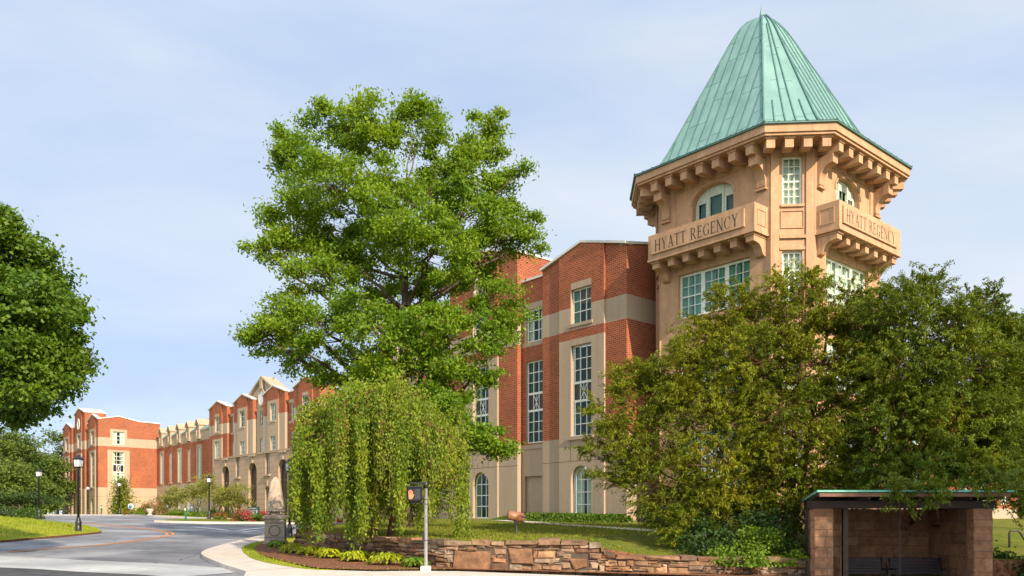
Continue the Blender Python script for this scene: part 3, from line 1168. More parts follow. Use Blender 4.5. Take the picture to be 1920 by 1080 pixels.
for x0, x1, low in ((-81.8, -75.6, False), (-73.4, -67.5, True), (-64.5, -58.6, True), (-56.4, -50.2, False)):
    gable_bay(mb, cp, x0, x1, 1.5, 14.95, 15.85, 7.6, low_stone=low, parent=hotel, simple=True, w=0.74, back=0.6, ground=False)
for x0, x1 in ((-75.6, -73.4), (-58.6, -56.4)):
    recess_wall(mb, cp, x0, x1, 8.05, 14.8, hotel, w=0.5, lowz=8.2, simple=True, base=False)
FRONT.wall(mb, -67.5, -64.5, -2, [(-67.5, 14.6), (-64.5, 14.6)], [], lambda u, z: 'stone',
           [dict(u0=-66.5, u1=-65.5, z0=11.5, z1=13.45, depth=.2), dict(u0=-66.5, u1=-65.5, z0=8.3, z1=10.0, depth=.2)], d=8.1)
window(FRONT, hotel, -66.5, -65.5, 11.5, 13.45, 8.25, 2, 3, fw=0.08, bw=0.05)
window(FRONT, hotel, -66.5, -65.5, 8.3, 10.0, 8.25, 2, 3, fw=0.08, bw=0.05)
mb.face([(-81.8, 8.2, 14.3), (-50.2, 8.2, 14.3), (-50.2, 22, 14.3), (-81.8, 22, 14.3)], 'flat_roof')
side(mb, -50.2, 8.2, 9.5, 1, -2, 14.95, pil_mat)

pd = MB()
FRONT.face_prism(pd, [(-70.1, 15.2), (-70.1, 14.2), (-61.9, 14.2), (-61.9, 15.2), (-66, 17.35)], 8.3, 9.6, 'stone')
for a, za, b, zb in ((-70.6, 15.1, -66.0, 17.45), (-66.0, 17.45, -61.4, 15.1)):
    FRONT.face_prism(pd, [(a, za), (b, zb), (b, zb + .25), (a, za + .25)], 7.95, 9.8, 'stone')
FRONT.box(pd, -66.35, -65.65, 7.9, 8.3, 16.1, 17.3, 'stone')
po = pd.build('pediment', hotel)
ov = MB()
oval(ov, FRONT, -66, 15.0, 0.95, 1.15, 8.1, 'lamp_glass', 'stone')
ov.build('oval_window', po)

pb = MB()
holes = []
for c in (-74.4, -66.0, -57.7):
    holes.append(dict(u0=c - 1.2, u1=c + 1.2, z0=-1.9, z1=7.0, arch=True, depth=0.66, mat='ashlar'))
for c in (-70.45, -61.75):
    holes.append(dict(u0=c - .6, u1=c + .6, z0=5.4, z1=7.9, depth=0.6, mat='ashlar'))
    holes.append(dict(u0=c - .65, u1=c + .65, z0=-1.9, z1=4.0, arch=True, depth=0.6, mat='ashlar'))
FRONT.wall(pb, -78.2, -53.8, -2, [(-78.2, 8.05), (-53.8, 8.05)], [], lambda u, z: 'ashlar', holes, d=6.9)
pb.face([(-78.2, 6.9, 8.05), (-53.8, 6.9, 8.05), (-53.8, 7.7, 8.05), (-78.2, 7.7, 8.05)], 'ashlar')
side(pb, -53.8, 6.9, 7.7, 1, -2, 8.05, lambda u, z: 'ashlar')
side(pb, -78.2, 6.9, 7.7, -1, -2, 8.05, lambda u, z: 'ashlar')
FRONT.box(pb, -78.3, -53.7, 6.8, 7.0, 7.9, 8.12, 'ashlar')
for c in (-74.4, -66.0, -57.7):
    FRONT.box(pb, c - .9, c + .9, 6.72, 6.95, 7.72, 7.95, 'stone')
    FRONT.box(pb, c - .22, c + .22, 6.8, 6.95, 6.95, 7.6, 'stone')
for c in (-70.45, -61.75):
    FRONT.box(pb, c - .9, c + .9, 6.66, 6.95, 5.2, 5.4, 'stone')
    FRONT.box(pb, c - .12, c + .12, 6.82, 6.95, 4.05, 5.2, 'stone')
pbo = pb.build('arched_porch', hotel)
for c in (-74.4, -66.0, -57.7):
    dm = MB()
    FRONT.box(dm, c - 1.18, c + 1.18, 7.36, 7.44, -1.8, 6.9, 'dark_panel')  # near-black board stands in for the dark interior behind the arch
    dm.build('arch_dark_fill', pbo)
for c in (-70.45, -61.75):
    dm = MB()
    FRONT.box(dm, c - .63, c + .63, 7.40, 7.46, -1.8, 3.95, 'dark_panel')  # same dark board for the unlit depth of the small arches
    dm.build('arch_dark_fill', pbo)
    window(FRONT, pbo, c - .58, c + .58, 5.42, 7.88, 7.3, 2, 3, fw=.08, bw=.05)
mb.build('main_wall', hotel)
cp.build('roof_coping', hotel)
rf.build('copper_roof', hotel)

# wing that runs back behind the tower
mb, cp = MB(), MB()
P = Panel(9.2, 9.0, 0, 1)
holes = []
for k in range(12):
    c = 3 + k * 3.6
    for z0, z1 in ((1.2, 3.2), (4.6, 6.6)):
        holes.append(dict(u0=c - .7, u1=c + .7, z0=z0, z1=z1, depth=0.2))
P.wall(mb, 0, 46, -2, [(0, 8.2), (46, 8.2)], [0.9, 4.0, 4.3], lambda u, z: 'stone' if z < .9 or 4.0 < z < 4.3 else 'brick', holes)
coping(cp, P, [(0, 8.2), (46, 8.2)])
mb.face([(9.2, 9, 8.0), (9.2, 55, 8.0), (-2, 55, 8.0), (-2, 9, 8.0)], 'flat_roof')
for k in range(12):
    c = 3 + k * 3.6
    for z0, z1 in ((1.2, 3.2), (4.6, 6.6)):
        window(P, hotel, c - .7, c + .7, z0, z1, 0.12, 2, 3, fw=.07, bw=.04, curtain='curtain_pale')
mb.build('rear_wall', hotel)
cp.build('roof_coping', hotel)

# ------------------------------------------------------------------ the corner tower
HH, SS = 4.81, 3.34
tcx, tcy = hloc(5.24, 5.48)
tower = empty('corner_tower', (tcx, tcy, BASE_Z), TH)
tag(tower, 'tall tan stucco tower with green copper roof and two lettered balconies', 'tower')
k7 = math.sqrt(0.5)
CL = (HH - SS) / k7
FACES = [Panel(-SS, -HH, 1, 0), Panel(SS, -HH, k7, k7), Panel(HH, -SS, 0, 1), Panel(HH, SS, -k7, k7),
         Panel(SS, HH, -1, 0), Panel(-SS, HH, -k7, -k7), Panel(-HH, SS, 0, -1), Panel(-HH, -SS, k7, -k7)]
LEN = [2 * SS, CL] * 4
ZT = 18.25
st = lambda u, z: 'stucco'


def glyph(ch):
    """serif capitals as (filled quads) in a unit-height cell; returns (list of polygons, width)"""
    T, t, sf = 0.125, 0.055, 0.035     # thick stem, thin stroke, serif height
    q = []

    def bar(x0, z0, x1, z1, w):
        q.append([(x0 - w / 2, z0), (x0 + w / 2, z0), (x1 + w / 2, z1), (x1 - w / 2, z1)])

    def serif(x, z, w=0.26):
        q.append([(x - w / 2, z), (x + w / 2, z), (x + w / 2, z + sf), (x - w / 2, z + sf)])

    def hor(x0, x1, z, h=t):
        q.append([(x0, z - h / 2), (x1, z - h / 2), (x1, z + h / 2), (x0, z + h / 2)])

    def arc(cx, cz, rx, rz, a0, a1, w0, w1, n=14):
        for k in range(n):
            f0, f1 = k / n, (k + 1) / n
            p = []
            for f, s in ((f0, 1), (f1, 1), (f1, -1), (f0, -1)):
                a = a0 + (a1 - a0) * f
                w = w0 + (w1 - w0) * abs(math.cos(a))
                p.append((cx + (rx + s * w / 2) * math.cos(a), cz + (rz + s * w / 2 * 0.6) * math.sin(a)))
            q.append(p)
    if ch == 'H':
        for x in (0.13, 0.67):
            bar(x, 0, x, 1, T); serif(x, 0); serif(x, 1 - sf)
        hor(0.13, 0.67, 0.52)
        return q, 0.80
    if ch == 'Y':
        bar(0.36, 0, 0.36, 0.48, T); serif(0.36, 0)
        bar(0.36, 0.45, 0.1, 1, T); bar(0.36, 0.45, 0.62, 1, t)
        serif(0.1, 1 - sf); serif(0.62, 1 - sf, .22)
        return q, 0.72
    if ch == 'A':
        bar(0.12, 0, 0.38, 1, t); bar(0.66, 0, 0.38, 1, T); hor(0.22, 0.56, 0.34)
        serif(0.12, 0, .22); serif(0.66, 0)
        return q, 0.76
    if ch == 'T':
        bar(0.33, 0, 0.33, 1, T); serif(0.33, 0); hor(0.02, 0.64, 1 - t / 2)
        bar(0.04, 0.84, 0.04, 1, t); bar(0.62, 0.84, 0.62, 1, t)
        return q, 0.66
    if ch == 'R':
        bar(0.14, 0, 0.14, 1, T); serif(0.14, 0); serif(0.10, 1 - sf, .18)
        hor(0.14, 0.36, 1 - t / 2); hor(0.14, 0.36, 0.50)
        arc(0.36, 0.738, 0.17, 0.235, -math.pi / 2, math.pi / 2, t, T)
        bar(0.66, 0, 0.36, 0.5, T); serif(0.68, 0, .16)
        return q, 0.74
    if ch == 'E':
        bar(0.14, 0, 0.14, 1, T); hor(0.02, 0.54, t / 2); hor(0.02, 0.52, 1 - t / 2); hor(0.14, 0.44, 0.52)
        bar(0.53, 0, 0.55, 0.17, t); bar(0.51, 0.84, 0.51, 1, t); bar(0.43, 0.44, 0.43, 0.6, t * .8)
        return q, 0.60
    if ch == 'N':
        bar(0.11, 0, 0.11, 1, t); bar(0.67, 0, 0.11, 1, T); bar(0.67, 0, 0.67, 1, t)
        serif(0.11, 0, .2); serif(0.07, 1 - sf, .2); serif(0.67, 1 - sf, .2)
        return q, 0.78
    if ch in 'CG':
        arc(0.42, 0.5, 0.34, 0.475, math.pi * 0.27, math.pi * 1.73, t * .8, T)
        bar(0.67, 0.72, 0.67, 0.92, t)
        if ch == 'G':
            bar(0.66, 0.06, 0.66, 0.42, T); serif(0.66, 0.40, .24)
        return q, 0.78
    return q, 0.42


def lettering(P, parent, text, u0, u1, z0, h, d, mat='letter', name='lettering'):
    adv = []
    for ch in text:
        adv.append(glyph(ch)[1] + 0.13 if ch != ' ' else 0.48)
    sc = (u1 - u0) / sum(adv)
    mb = MB()
    x = 0.0
    for ch, a in zip(text, adv):
        if ch != ' ':
            for qq in glyph(ch)[0]:
                pts = [P.p(u0 + (x + px) * sc, d, z0 + pz * h) for px, pz in qq]
                mb.face(pts, mat)
        x += a
    return mb.build(name, parent)


mb = MB()
doors = []
for k, P in enumerate(FACES):
    L = LEN[k]
    prof = [(0, ZT), (L, ZT)]
    if k in (0, 2):
        m = L / 2
        holes = [dict(u0=m - 1.25, u1=m + 1.25, z0=14.2, z1=17.45, arch=True, rise=0.75, depth=0.42, mat='stucco')]
        for z0, z1 in ((10.85, 13.2), (6.6, 9.1), (2.3, 4.8)):
            holes.append(dict(u0=m - 2.2, u1=m + 2.2, z0=z0, z1=z1, depth=0.3, mat='stucco'))
        P.wall(mb, 0, L, -2, prof, [], st, holes)
        # raised eyebrow over the arched door and frieze line
        n = 16
        for i in range(n):
            a0, a1 = math.pi * i / n, math.pi * (i + 1) / n
            q = [(m + 1.38 * math.cos(a0), 16.7 + .92 * math.sin(a0)), (m + 1.38 * math.cos(a1), 16.7 + .92 * math.sin(a1)),
                 (m + 1.28 * math.cos(a1), 16.7 + .79 * math.sin(a1)), (m + 1.28 * math.cos(a0), 16.7 + .79 * math.sin(a0))]
            P.face_prism(mb, q, -0.05, 0.02, 'stucco')
        for (a, b) in ((0.0, 1.0), (L - 1.0, L)):
            P.box(mb, a, b, -0.05, 0.05, 13.9, 18.0, 'stucco')
        P.box(mb, 1.0, L - 1.0, -0.04, 0.05, 17.62, 18.0, 'stucco')
    elif k in (1, 7, 3):
        m = L / 2
        holes = [dict(u0=m - .48, u1=m + .48, z0=15.4, z1=17.75, depth=0.22, mat='stucco')]
        for z0, z1 in ((10.6, 13.15), (6.4, 8.9), (2.3, 4.8)):
            holes.append(dict(u0=m - .48, u1=m + .48, z0=z0, z1=z1, depth=0.22, mat='stucco'))
        P.wall(mb, 0, L, -2, prof, [], st, holes)
        for (a, b) in ((0.0, 0.40), (L - 0.40, L)):
            P.box(mb, a, b, -0.09, 0.05, -2, 18.0, 'stucco')
        P.box(mb, 0.40, L - 0.40, -0.05, 0.04, 17.9, 18.05, 'stucco')
        # square panel mouldings below the window
        for z0, z1 in ((14.25, 15.12),):
            a, b, e = m - .56, m + .56, 0.045
            for (x0, x1, y0, y1) in ((a, b, z0, z0 + e), (a, b, z1 - e, z1), (a, a + e, z0 + e, z1 - e), (b - e, b, z0 + e, z1 - e)):
                P.box(mb, x0, x1, -0.05, 0.02, y0, y1, 'stucco')
        P.box(mb, m - .62, m + .62, -0.12, 0.02, 13.75, 13.9, 'stucco')
        P.box(mb, m - .60, m + .60, -0.07, 0.02, 13.2, 13.34, 'stucco')
        P.box(mb, m - .56, m + .56, -0.1, 0.15, 15.28, 15.395, 'stucco')
    else:
        P.wall(mb, 0, L, -2, prof, [], st)
mb.build('tower_wall', tower)


def scroll(mb, P, u0, u1, zt, zb, dt, db):
    """big eave bracket: deep at the top, sweeping in to the wall below"""
    prof = [(0.02, zb), (-db, zb + 0.08), (-db - 0.02, zb + 0.22)]
    n = 9
    za, h = zb + 0.55, 0
    for i in range(n + 1):
        f = i / n
        a = f * math.pi / 2
        d = db + (dt - db) * (1 - math.cos(a)) ** 1.0
        z = zb + 0.22 + (zt - 0.42 - zb - 0.22) * math.sin(a) ** 0.9
        prof.append((-d, z))
    prof += [(-dt, zt), (0.02, zt)]
    P.prism(mb, u0, u1, prof, 'stucco')
    P.box(mb, u0 - 0.05, u1 + 0.05, -db - 0.05, 0.02, zb - 0.1, zb - 0.002, 'stucco')


def modillion(mb, P, uc, w, h, zt, d0, d1):
    """beam end below a cornice with a thin cap block above it"""
    P.prism(mb, uc - w / 2, uc + w / 2, [(d0, zt - 0.09), (d0, zt - h * 0.82), (d1 * 0.55, zt - h), (d1, zt - h), (d1, zt - 0.09)], 'stucco')
    P.box(mb, uc - w / 2 - 0.06, uc + w / 2 + 0.06, d1 - 0.05, d0, zt - 0.088, zt, 'stucco')


def octagon(off):
    t = math.tan(math.pi / 8)
    h = HH + off
    s = SS + off * t
    return [(-s, -h), (s, -h), (h, -s), (h, s), (s, h), (-s, h), (-h, s), (-h, -s)]


# cornice: soffit, fascia, gutter edge
cm = MB()
for (o0, o1, z0, z1, mt) in ((-0.3, 1.34, 18.18, 18.30, 'stucco'), (1.12, 1.42, 18.302, 18.66, 'stucco'), (1.32, 1.52, 18.662, 18.73, 'copper_seam')):
    A, B = octagon(o0), octagon(o1)
    for i in range(8):
        j = (i + 1) % 8
        cm.hexa([(*B[i], z0), (*B[j], z0), (*A[j], z0), (*A[i], z0), (*B[i], z1), (*B[j], z1), (*A[j], z1), (*A[i], z1)], mt)
cm.build('cornice', tower)
for k, P in enumerate(FACES):
    L = LEN[k]
    if k % 2 == 0:
        us = [0.42 + (L - 0.84) * i / 6 for i in range(7)]
    else:
        us = [L / 2 + (i - 1.5) * 0.86 for i in range(4)]
    for i, u in enumerate(us):
        m2 = MB()
        d_in = 0.02 if k % 2 == 0 else -0.35
        modillion(m2, P, u, 0.40, 0.50, 18.176, d_in, -1.16)
        m2.build('modillion', tower)
    if k % 2 == 0:
        for u in (us[0], us[-1]):
            m2 = MB()
            scroll(m2, P, u - 0.24, u + 0.24, 17.66, 16.30, 0.86, 0.17)
            m2.build('bracket', tower)

# balconies
for k in (0, 2):
    P = FACES[k]
    L = LEN[k]
    u0, u1, pr = 0.10, L - 0.10, 1.22
    b = MB()
    P.box(b, u0, u1, -pr, -pr + 0.18, 14.03, 15.30, 'stucco')
    P.box(b, u0, u0 + 0.18, -pr + 0.18, 0.0, 14.03, 15.30, 'stucco')
    P.box(b, u1 - 0.18, u1, -pr + 0.18, 0.0, 14.03, 15.30, 'stucco')
    P.box(b, u0 + .18, u1 - .18, -pr + .18, 0.0, 14.03, 14.18, 'stucco')
    P.box(b, u0 - 0.03, u1 + 0.03, -pr - 0.03, 0.0, 13.90, 14.028, 'stucco')
    # moulded inset on the two short sides
    e = 0.05
    for side_u, sg in ((u0, -1), (u1, 1)):
        Q = Panel(*P.p(side_u, -pr if sg > 0 else 0.0, 0)[:2], *(P.d if sg > 0 else (-P.d[0], -P.d[1])))
        a, c = 0.22, pr - 0.24
        for (x0, x1, y0, y1) in ((a, c, 14.28, 14.28 + e), (a, c, 15.06 - e, 15.06), (a, a + e, 14.28 + e, 15.06 - e), (c - e, c, 14.28 + e, 15.06 - e)):
            Q.box(b, x0, x1, -0.03, 0.01, y0, y1, 'stucco')
    bo = b.build('balcony', tower)
    sb = MB()
    P.box(sb, 0.36, L - 0.62, -pr - 0.09, -pr + 0.01, 14.24, 15.10, 'stucco')
    so = sb.build('sign_panel', bo)
    lettering(P, bo, 'HYATT REGENCY', 0.62, 5.80, 14.36, 0.60, -pr - 0.094)
    for i in range(7):
        u = u0 + 0.36 + (u1 - u0 - 0.72) * i / 6
        c = MB()
        if i in (0, 6):
            P.prism(c, u - .22, u + .22, [(0.0, 13.897), (0.0, 12.95), (-0.20, 13.0), (-0.30, 13.12), (-0.40, 13.32), (-0.58, 13.47), (-0.85, 13.52), (-1.05, 13.54), (-1.05, 13.897)], 'stucco')
            P.box(c, u - .26, u + .26, -1.12, 0.0, 13.80, 13.896, 'stucco')
        else:
            modillion(c, P, u, 0.36, 0.40, 13.897, 0.0, -1.0)
        c.build('corbel', bo)

# windows and balcony doors
for k in (0, 2):
    P = FACES[k]
    L = LEN[k]
    m = L / 2
    for z0, z1 in ((10.85, 13.2), (6.6, 9.1), (2.3, 4.8)):
        for i in range(3):
            a = m - 2.2 + i * 1.467
            window(P, tower, a, a + 1.467, z0, z1, 0.2, 3, 4, fw=0.12, bw=0.03, sash=2, gap=False,
                   curtain='curtain_green' if k == 0 else 'curtain_pale')
    d = MB()
    fd = 0.30
    r, rise, zs = 1.25, 0.75, 16.7
    top = lambda u: zs + rise * math.sqrt(max(0, 1 - ((u - m) / r) ** 2))
    us = [m - 1.25 + 2.5 * i / 24 for i in range(25)]
    def open_(u):
        for a, b_ in ((-1.08, -0.62), (-0.36, 0.36), (0.62, 1.08)):
            if a < u - m < b_:
                return True
        return False
    cuts = sorted(set(us + [m + x for x in (-1.08, -.62, -.36, .36, .62, 1.08)]))
    for a, b_ in zip(cuts, cuts[1:]):
        um = (a + b_) / 2
        wide = abs(um - m) < 0.5
        zo = 16.95 if wide else 16.72
        if open_(um):
            P.face_prism(d, [(a, 14.2), (b_, 14.2), (b_, 14.7), (a, 14.7)], fd, fd + .06, 'door_paint')
            P.face_prism(d, [(a, zo), (b_, zo), (b_, top(b_)), (a, top(a))], fd, fd + .06, 'door_paint')
        else:
            P.face_prism(d, [(a, 14.2), (b_, 14.2), (b_, top(b_)), (a, top(a))], fd, fd + .06, 'door_paint')
    for x in (-0.46, 0.46):
        P.box(d, m + x - .05, m + x + .05, fd - .05, fd + .0, 14.2, top(m + x) - .02, 'door_paint')
    for a, b_, zo in ((-1.08, -.62, 16.72), (-.36, .36, 16.95), (.62, 1.08, 16.72)):
        for zz in (15.45,):
            P.box(d, m + a, m + b_, fd + .01, fd + .04, zz - .02, zz + .02, 'door_paint')
        if k == 2:
            P.box(d, m + (a + b_) / 2 - .015, m + (a + b_) / 2 + .015, fd + .01, fd + .04, 14.7, zo, 'door_paint')
    do = d.build('balcony_door', tower)
    g, c = MB(), MB()
    for a, b_, zo in ((-1.08, -.62, 16.72), (-.36, .36, 16.95), (.62, 1.08, 16.72)):
        g.face([P.p(m + a, fd + .05, 14.7), P.p(m + b_, fd + .05, 14.7), P.p(m + b_, fd + .05, zo), P.p(m + a, fd + .05, zo)], 'glass')
        n = 10
        for i in range(n):
            ua, ub = m + a + (b_ - a) * i / n, m + a + (b_ - a) * (i + 1) / n
            c.face([P.p(ua, fd + .2 + .03 * (i % 2), 14.3), P.p(ub, fd + .2 + .03 * ((i + 1) % 2), 14.3), P.p(ub, fd + .2 + .03 * ((i + 1) % 2), zo + .1), P.p(ua, fd + .2 + .03 * (i % 2), zo + .1)],
                   'curtain_teal', True)
    g.build('pane', do)
    c.build('curtain', do)
for k in (1, 7, 3):
    P = FACES[k]
    m = LEN[k] / 2
    for z0, z1 in ((15.4, 17.75), (10.6, 13.15), (6.4, 8.9), (2.3, 4.8)):
        window(P, tower, m - .48, m + .48, z0, z1, 0.14, 3, 6, fw=0.09, bw=0.028, sash=3, gap=False, curtain='curtain_pale')

# roof: bell-cast copper spire closing on a short ridge

EZ = 0.0
PROF = [(6.60, 18.745), (6.2, 18.79), (5.8, 18.90), (5.45, 19.12), (5.15, 19.45), (4.85, 19.95), (4.45, 20.7), (3.9, 21.75), (3.05, 23.4), (2.2, 25.0), (1.5, 26.35),
        (1.15, 26.98), (0.82, 27.45), (0.5, 27.80), (0.22, 27.96), (0.0, 28.0)]
RE = 6.60
R0 = (-0.52, -0.18)                       # ridge ends along x
EO = octagon(1.53)


def roof_pt(corner, r):
    f = r / RE
    rx = R0[1] if corner[0] > 0 else R0[0]
    return (rx + (corner[0] - rx) * f, corner[1] * f)


def zprof(r):
    for (ra, za), (rb, zb) in zip(PROF, PROF[1:]):
        if rb <= r <= ra:
            return zb + (za - zb) * (r - rb) / (ra - rb)
    return PROF[-1][1]


rm, sm = MB(), MB()
fine = []
for (ra, za), (rb, zb) in zip(PROF, PROF[1:]):
    fine.append((ra, za))
fine.append(PROF[-1])
for i in range(8):
    a, b = EO[i], EO[(i + 1) % 8]
    V, Fc = [], []
    for r, z in fine:
        V += [(*roof_pt(a, r), z), (*roof_pt(b, r), z)]
    for j in range(len(fine) - 1):
        Fc.append((2 * j, 2 * j + 1, 2 * j + 3, 2 * j + 2))
    rm.shared(V, Fc, 'copper', True)
    # hip roll
    pts = [(*roof_pt(a, r), z + 0.03) for r, z in fine]
    sm.tube(pts, [0.055] * len(pts), 'copper_seam', 6)
    # standing seams, square to the eave
    ex, ey = b[0] - a[0], b[1] - a[1]
    Ln = math.hypot(ex, ey)
    ux, uy = ex / Ln, ey / Ln
    ns = 13 if i % 2 == 0 else 5
    for s_ in range(1, ns):
        off = Ln * s_ / ns
        pts = []
        steps = 60
        for q in range(steps + 1):
            r = RE * (1 - q / steps)
            pa, pb_ = roof_pt(a, r), roof_pt(b, r)
            la = (pa[0] - a[0]) * ux + (pa[1] - a[1]) * uy
            lb = (pb_[0] - a[0]) * ux + (pb_[1] - a[1]) * uy
            if i % 2 == 0:
                tt = off
            else:
                tt = la + (lb - la) * s_ / ns if r < 5.6 else off + (la + (lb - la) * s_ / ns - off) * min(1, (RE - r) / 1.0)
                if s_ in (1, 4) and r < 4.2 or s_ == 2 and r < 1.2:
                    break
            if tt < la + 0.04 or tt > lb - 0.04:
                break
            f = (tt - la) / max(1e-6, lb - la)
            pts.append((pa[0] + (pb_[0] - pa[0]) * f, pa[1] + (pb_[1] - pa[1]) * f, zprof(r) + 0.015))
        if len(pts) > 2:
            sm.tube(pts, [0.046 if i in (1, 2) else 0.036] * len(pts), 'copper_seam', 5)
    # cross laps between sheets
    rng = random.Random(i + 3)
    if i in (0, 1, 2, 7):
        for s_ in range(ns):
            r = RE * rng.uniform(0.72, 0.9)
            while r > 0.9:
                pa, pb_ = roof_pt(a, r), roof_pt(b, r)
                la = (pa[0] - a[0]) * ux + (pa[1] - a[1]) * uy
                lb = (pb_[0] - a[0]) * ux + (pb_[1] - a[1]) * uy
                ta, tb = (Ln * s_ / ns, Ln * (s_ + 1) / ns) if i % 2 == 0 else (la + (lb - la) * s_ / ns, la + (lb - la) * (s_ + 1) / ns)
                ta, tb = max(ta, la + .05), min(tb, lb - .05)
                if tb - ta > 0.15 and not (i % 2 and r < 4.2 and s_ not in (1, 2, 3)):
                    pts = []
                    for t_ in (ta, tb):
                        f = (t_ - la) / (lb - la)
                        pts.append((pa[0] + (pb_[0] - pa[0]) * f, pa[1] + (pb_[1] - pa[1]) * f, zprof(r) + 0.004))
                    sm.tube(pts, [0.010, 0.010], 'copper_seam', 4)
                r -= 1.35
ro = rm.build('copper_roof', tower)
sm.tube([(R0[0], 0, 28.03), (R0[1], 0, 28.03)], [0.07, 0.07], 'copper_seam', 6)
sm.build('roof_seam', ro)
for x, zf_ in ((-2.15, -1.32), (R0[1], 0.0)):
    fm = MB()
    fm.lathe([(0.15, 27.85 + zf_), (0.10, 28.15 + zf_), (0.05, 28.4 + zf_), (0.025, 28.6 + zf_), (0.006, 28.85 + zf_)], 'copper', 8, x, 0)
    fm.build('finial', tower)

# ------------------------------------------------------------------ ground
def plain_ground():
    mb = MB()
    xs = [-2500, -900, -400, -220, -140, -100, -75, -60, -45, -30, -20, -10, 0, 10, 20, 30, 45, 70, 120, 250, 600, 2500]
    ys = [-300, -60, 0, 10, 20, 30, 40, 50, 60, 70, 80, 90, 100, 110, 120, 130, 140, 170, 220, 320, 600, 1500, 4000]
    V = [(x, y, road_z(x, y) - 0.25) for y in ys for x in xs]
    n = len(xs)
    Fs = [(j * n + i, j * n + i + 1, (j + 1) * n + i + 1, (j + 1) * n + i) for j in range(len(ys) - 1) for i in range(n - 1)]
    mb.shared(V, Fs, 'grass', True)
    return tag(mb.build('ground'), kind='structure')


plain_ground()
Gp = lambda *pts: [gp(*p) for p in pts]

# asphalt of the street and the hotel drive
sheet('road', [(-70, 6), (45, 6), (45, 23), (12, 23.6), (-1, 24.5), (-6, 34), (-8, 45), (-8, 62), (-14, 84), (-30, 112), (-62, 132), (-95, 132), (-95, 60), (-70, 30)],
      road_z, 'asphalt', 2.5)
# dark side street in the near left corner
near = Gp((-60, 1062), (60, 1067), (146, 1072.5), (262, 1078), (330, 1083), (480, 1092))
sheet('street', near + [(8, 12), (-45, 12), (-45, 20)], road_z, 'old_asphalt', 2.0, lift=0.008)
# concrete apron between street and drive
apron = Gp((-60, 1040), (0, 1043), (100, 1048), (204, 1053), (320, 1058.5), (417, 1065), (470, 1072))
sheet('gutter_apron', apron + near[::-1][1:], road_z, 'gutter', 1.2, lift=0.012)

# curved pavement round the corner
outer = smooth_line(Gp((640, 985), (560, 995), (495, 1006.6), (437, 1021), (395, 1033), (378, 1042), (384, 1050), (417, 1065), (462, 1080)), 4)
inner = smooth_line(Gp((600, 1003), (540, 1010), (496, 1020), (470, 1026), (453, 1035), (475, 1055.6), (548, 1072), (600, 1077.5)), 4)
pave = outer + [(-6.0, 18.0), (30, 15.0), (30, 22.2), (12, 22.4), (3.0, 23.2), (-1.6, 24.0)] + inner[::-1]
sheet('pavement', pave, road_z, 'concrete', 1.0, skirt=0.3, skirt_mat='concrete', lift=0.13)
# expansion joints in the pavement
jm = MB()
for a, b in (((441, 1020.5), (470, 1026)), ((381, 1046), (455, 1044)), ((462, 1079), (552, 1073.5)), ((395, 1033.5), (453, 1035))):
    p, q = gp(*a), gp(*b)
    k = 8
    for i in range(k):
        x0, y0 = p[0] + (q[0] - p[0]) * i / k, p[1] + (q[1] - p[1]) * i / k
        x1, y1 = p[0] + (q[0] - p[0]) * (i + 1) / k, p[1] + (q[1] - p[1]) * (i + 1) / k
        L = math.hypot(x1 - x0, y1 - y0)
        nx, ny = -(y1 - y0) / L * .012, (x1 - x0) / L * .012
        jm.face([(x0 - nx, y0 - ny, road_z(x0, y0) + .136), (x1 - nx, y1 - ny, road_z(x1, y1) + .136),
                 (x1 + nx, y1 + ny, road_z(x1, y1) + .136), (x0 + nx, y0 + ny, road_z(x0, y0) + .136)], 'joint')
tag(jm.build('pavement_joint'), kind='structure')
# grass edging and bark mulch bed in front of the wall
WALL = [(8.95, 24.5), (8.6, 24.48), (4.0, 24.4), (0.5, 24.5), (-2.0, 24.9), (-4.5, 28.4), (-6.6, 31.8), (-8.6, 35.0), (-9.6, 36.6)]
ginner = smooth_line(Gp((498, 1024), (484, 1029), (477, 1037), (492, 1050), (529, 1061), (560, 1069), (600, 1076.5), (700, 1080)), 4)
sheet('grass_edging', inner + [(-2.6, 24.0), (-2.4, 24.5)] + [p for p in WALL[4:]], road_z, 'bright_grass', 1.0, lift=0.145, skirt=0.1)
sheet('mulch_bed', ginner + [(-1.6, 24.2), (-1.9, 24.95)] + WALL[5:], lambda x, y: road_z(x, y) + 0.03, 'mulch', 0.7, lift=0.15)
sheet('mulch_bed', [(-1.6, 24.1), (13, 23.4), (13, 24.6), (-1.9, 24.95)], lambda x, y: road_z(x, y) + 0.03, 'mulch', 0.7, lift=0.15)

# raised lawn behind the wall
LAWN = WALL[::-1] + [(9.4, 27.0), (14.15, 27.0), (14.2, 24.6), (60, 24.6), (70, 70), (40, 90), (6, 80), (-14, 70), (-11.6, 60), (-9.6, 50), (-9.0, 42), (-9.3, 38)]
sheet('lawn', LAWN, lawn_z, 'grass', 1.3, skirt=1.4, skirt_mat='mulch')
# pale path across the lawn
path = [solve(*p, lawn_z) for p in ((938, 976), (1000, 980), (1080, 986), (1160, 991), (1250, 998), (1330, 1004), (1400, 1012))]
tag(ribbon('path', path, 1.15, lawn_z, 'concrete', 0.03), kind='structure')

# left lawn: a mound beside the drive
LL = smooth_line(Gp((-260, 1030), (-120, 1022), (0, 1017.5), (55, 1012.5), (125, 1006.6), (170, 1002.2), (190, 998.5), (176, 992), (137, 985), (84, 980)), 4)
LL += [(-56, 92), (-95, 105), (-110, 60), (-80, 34)]


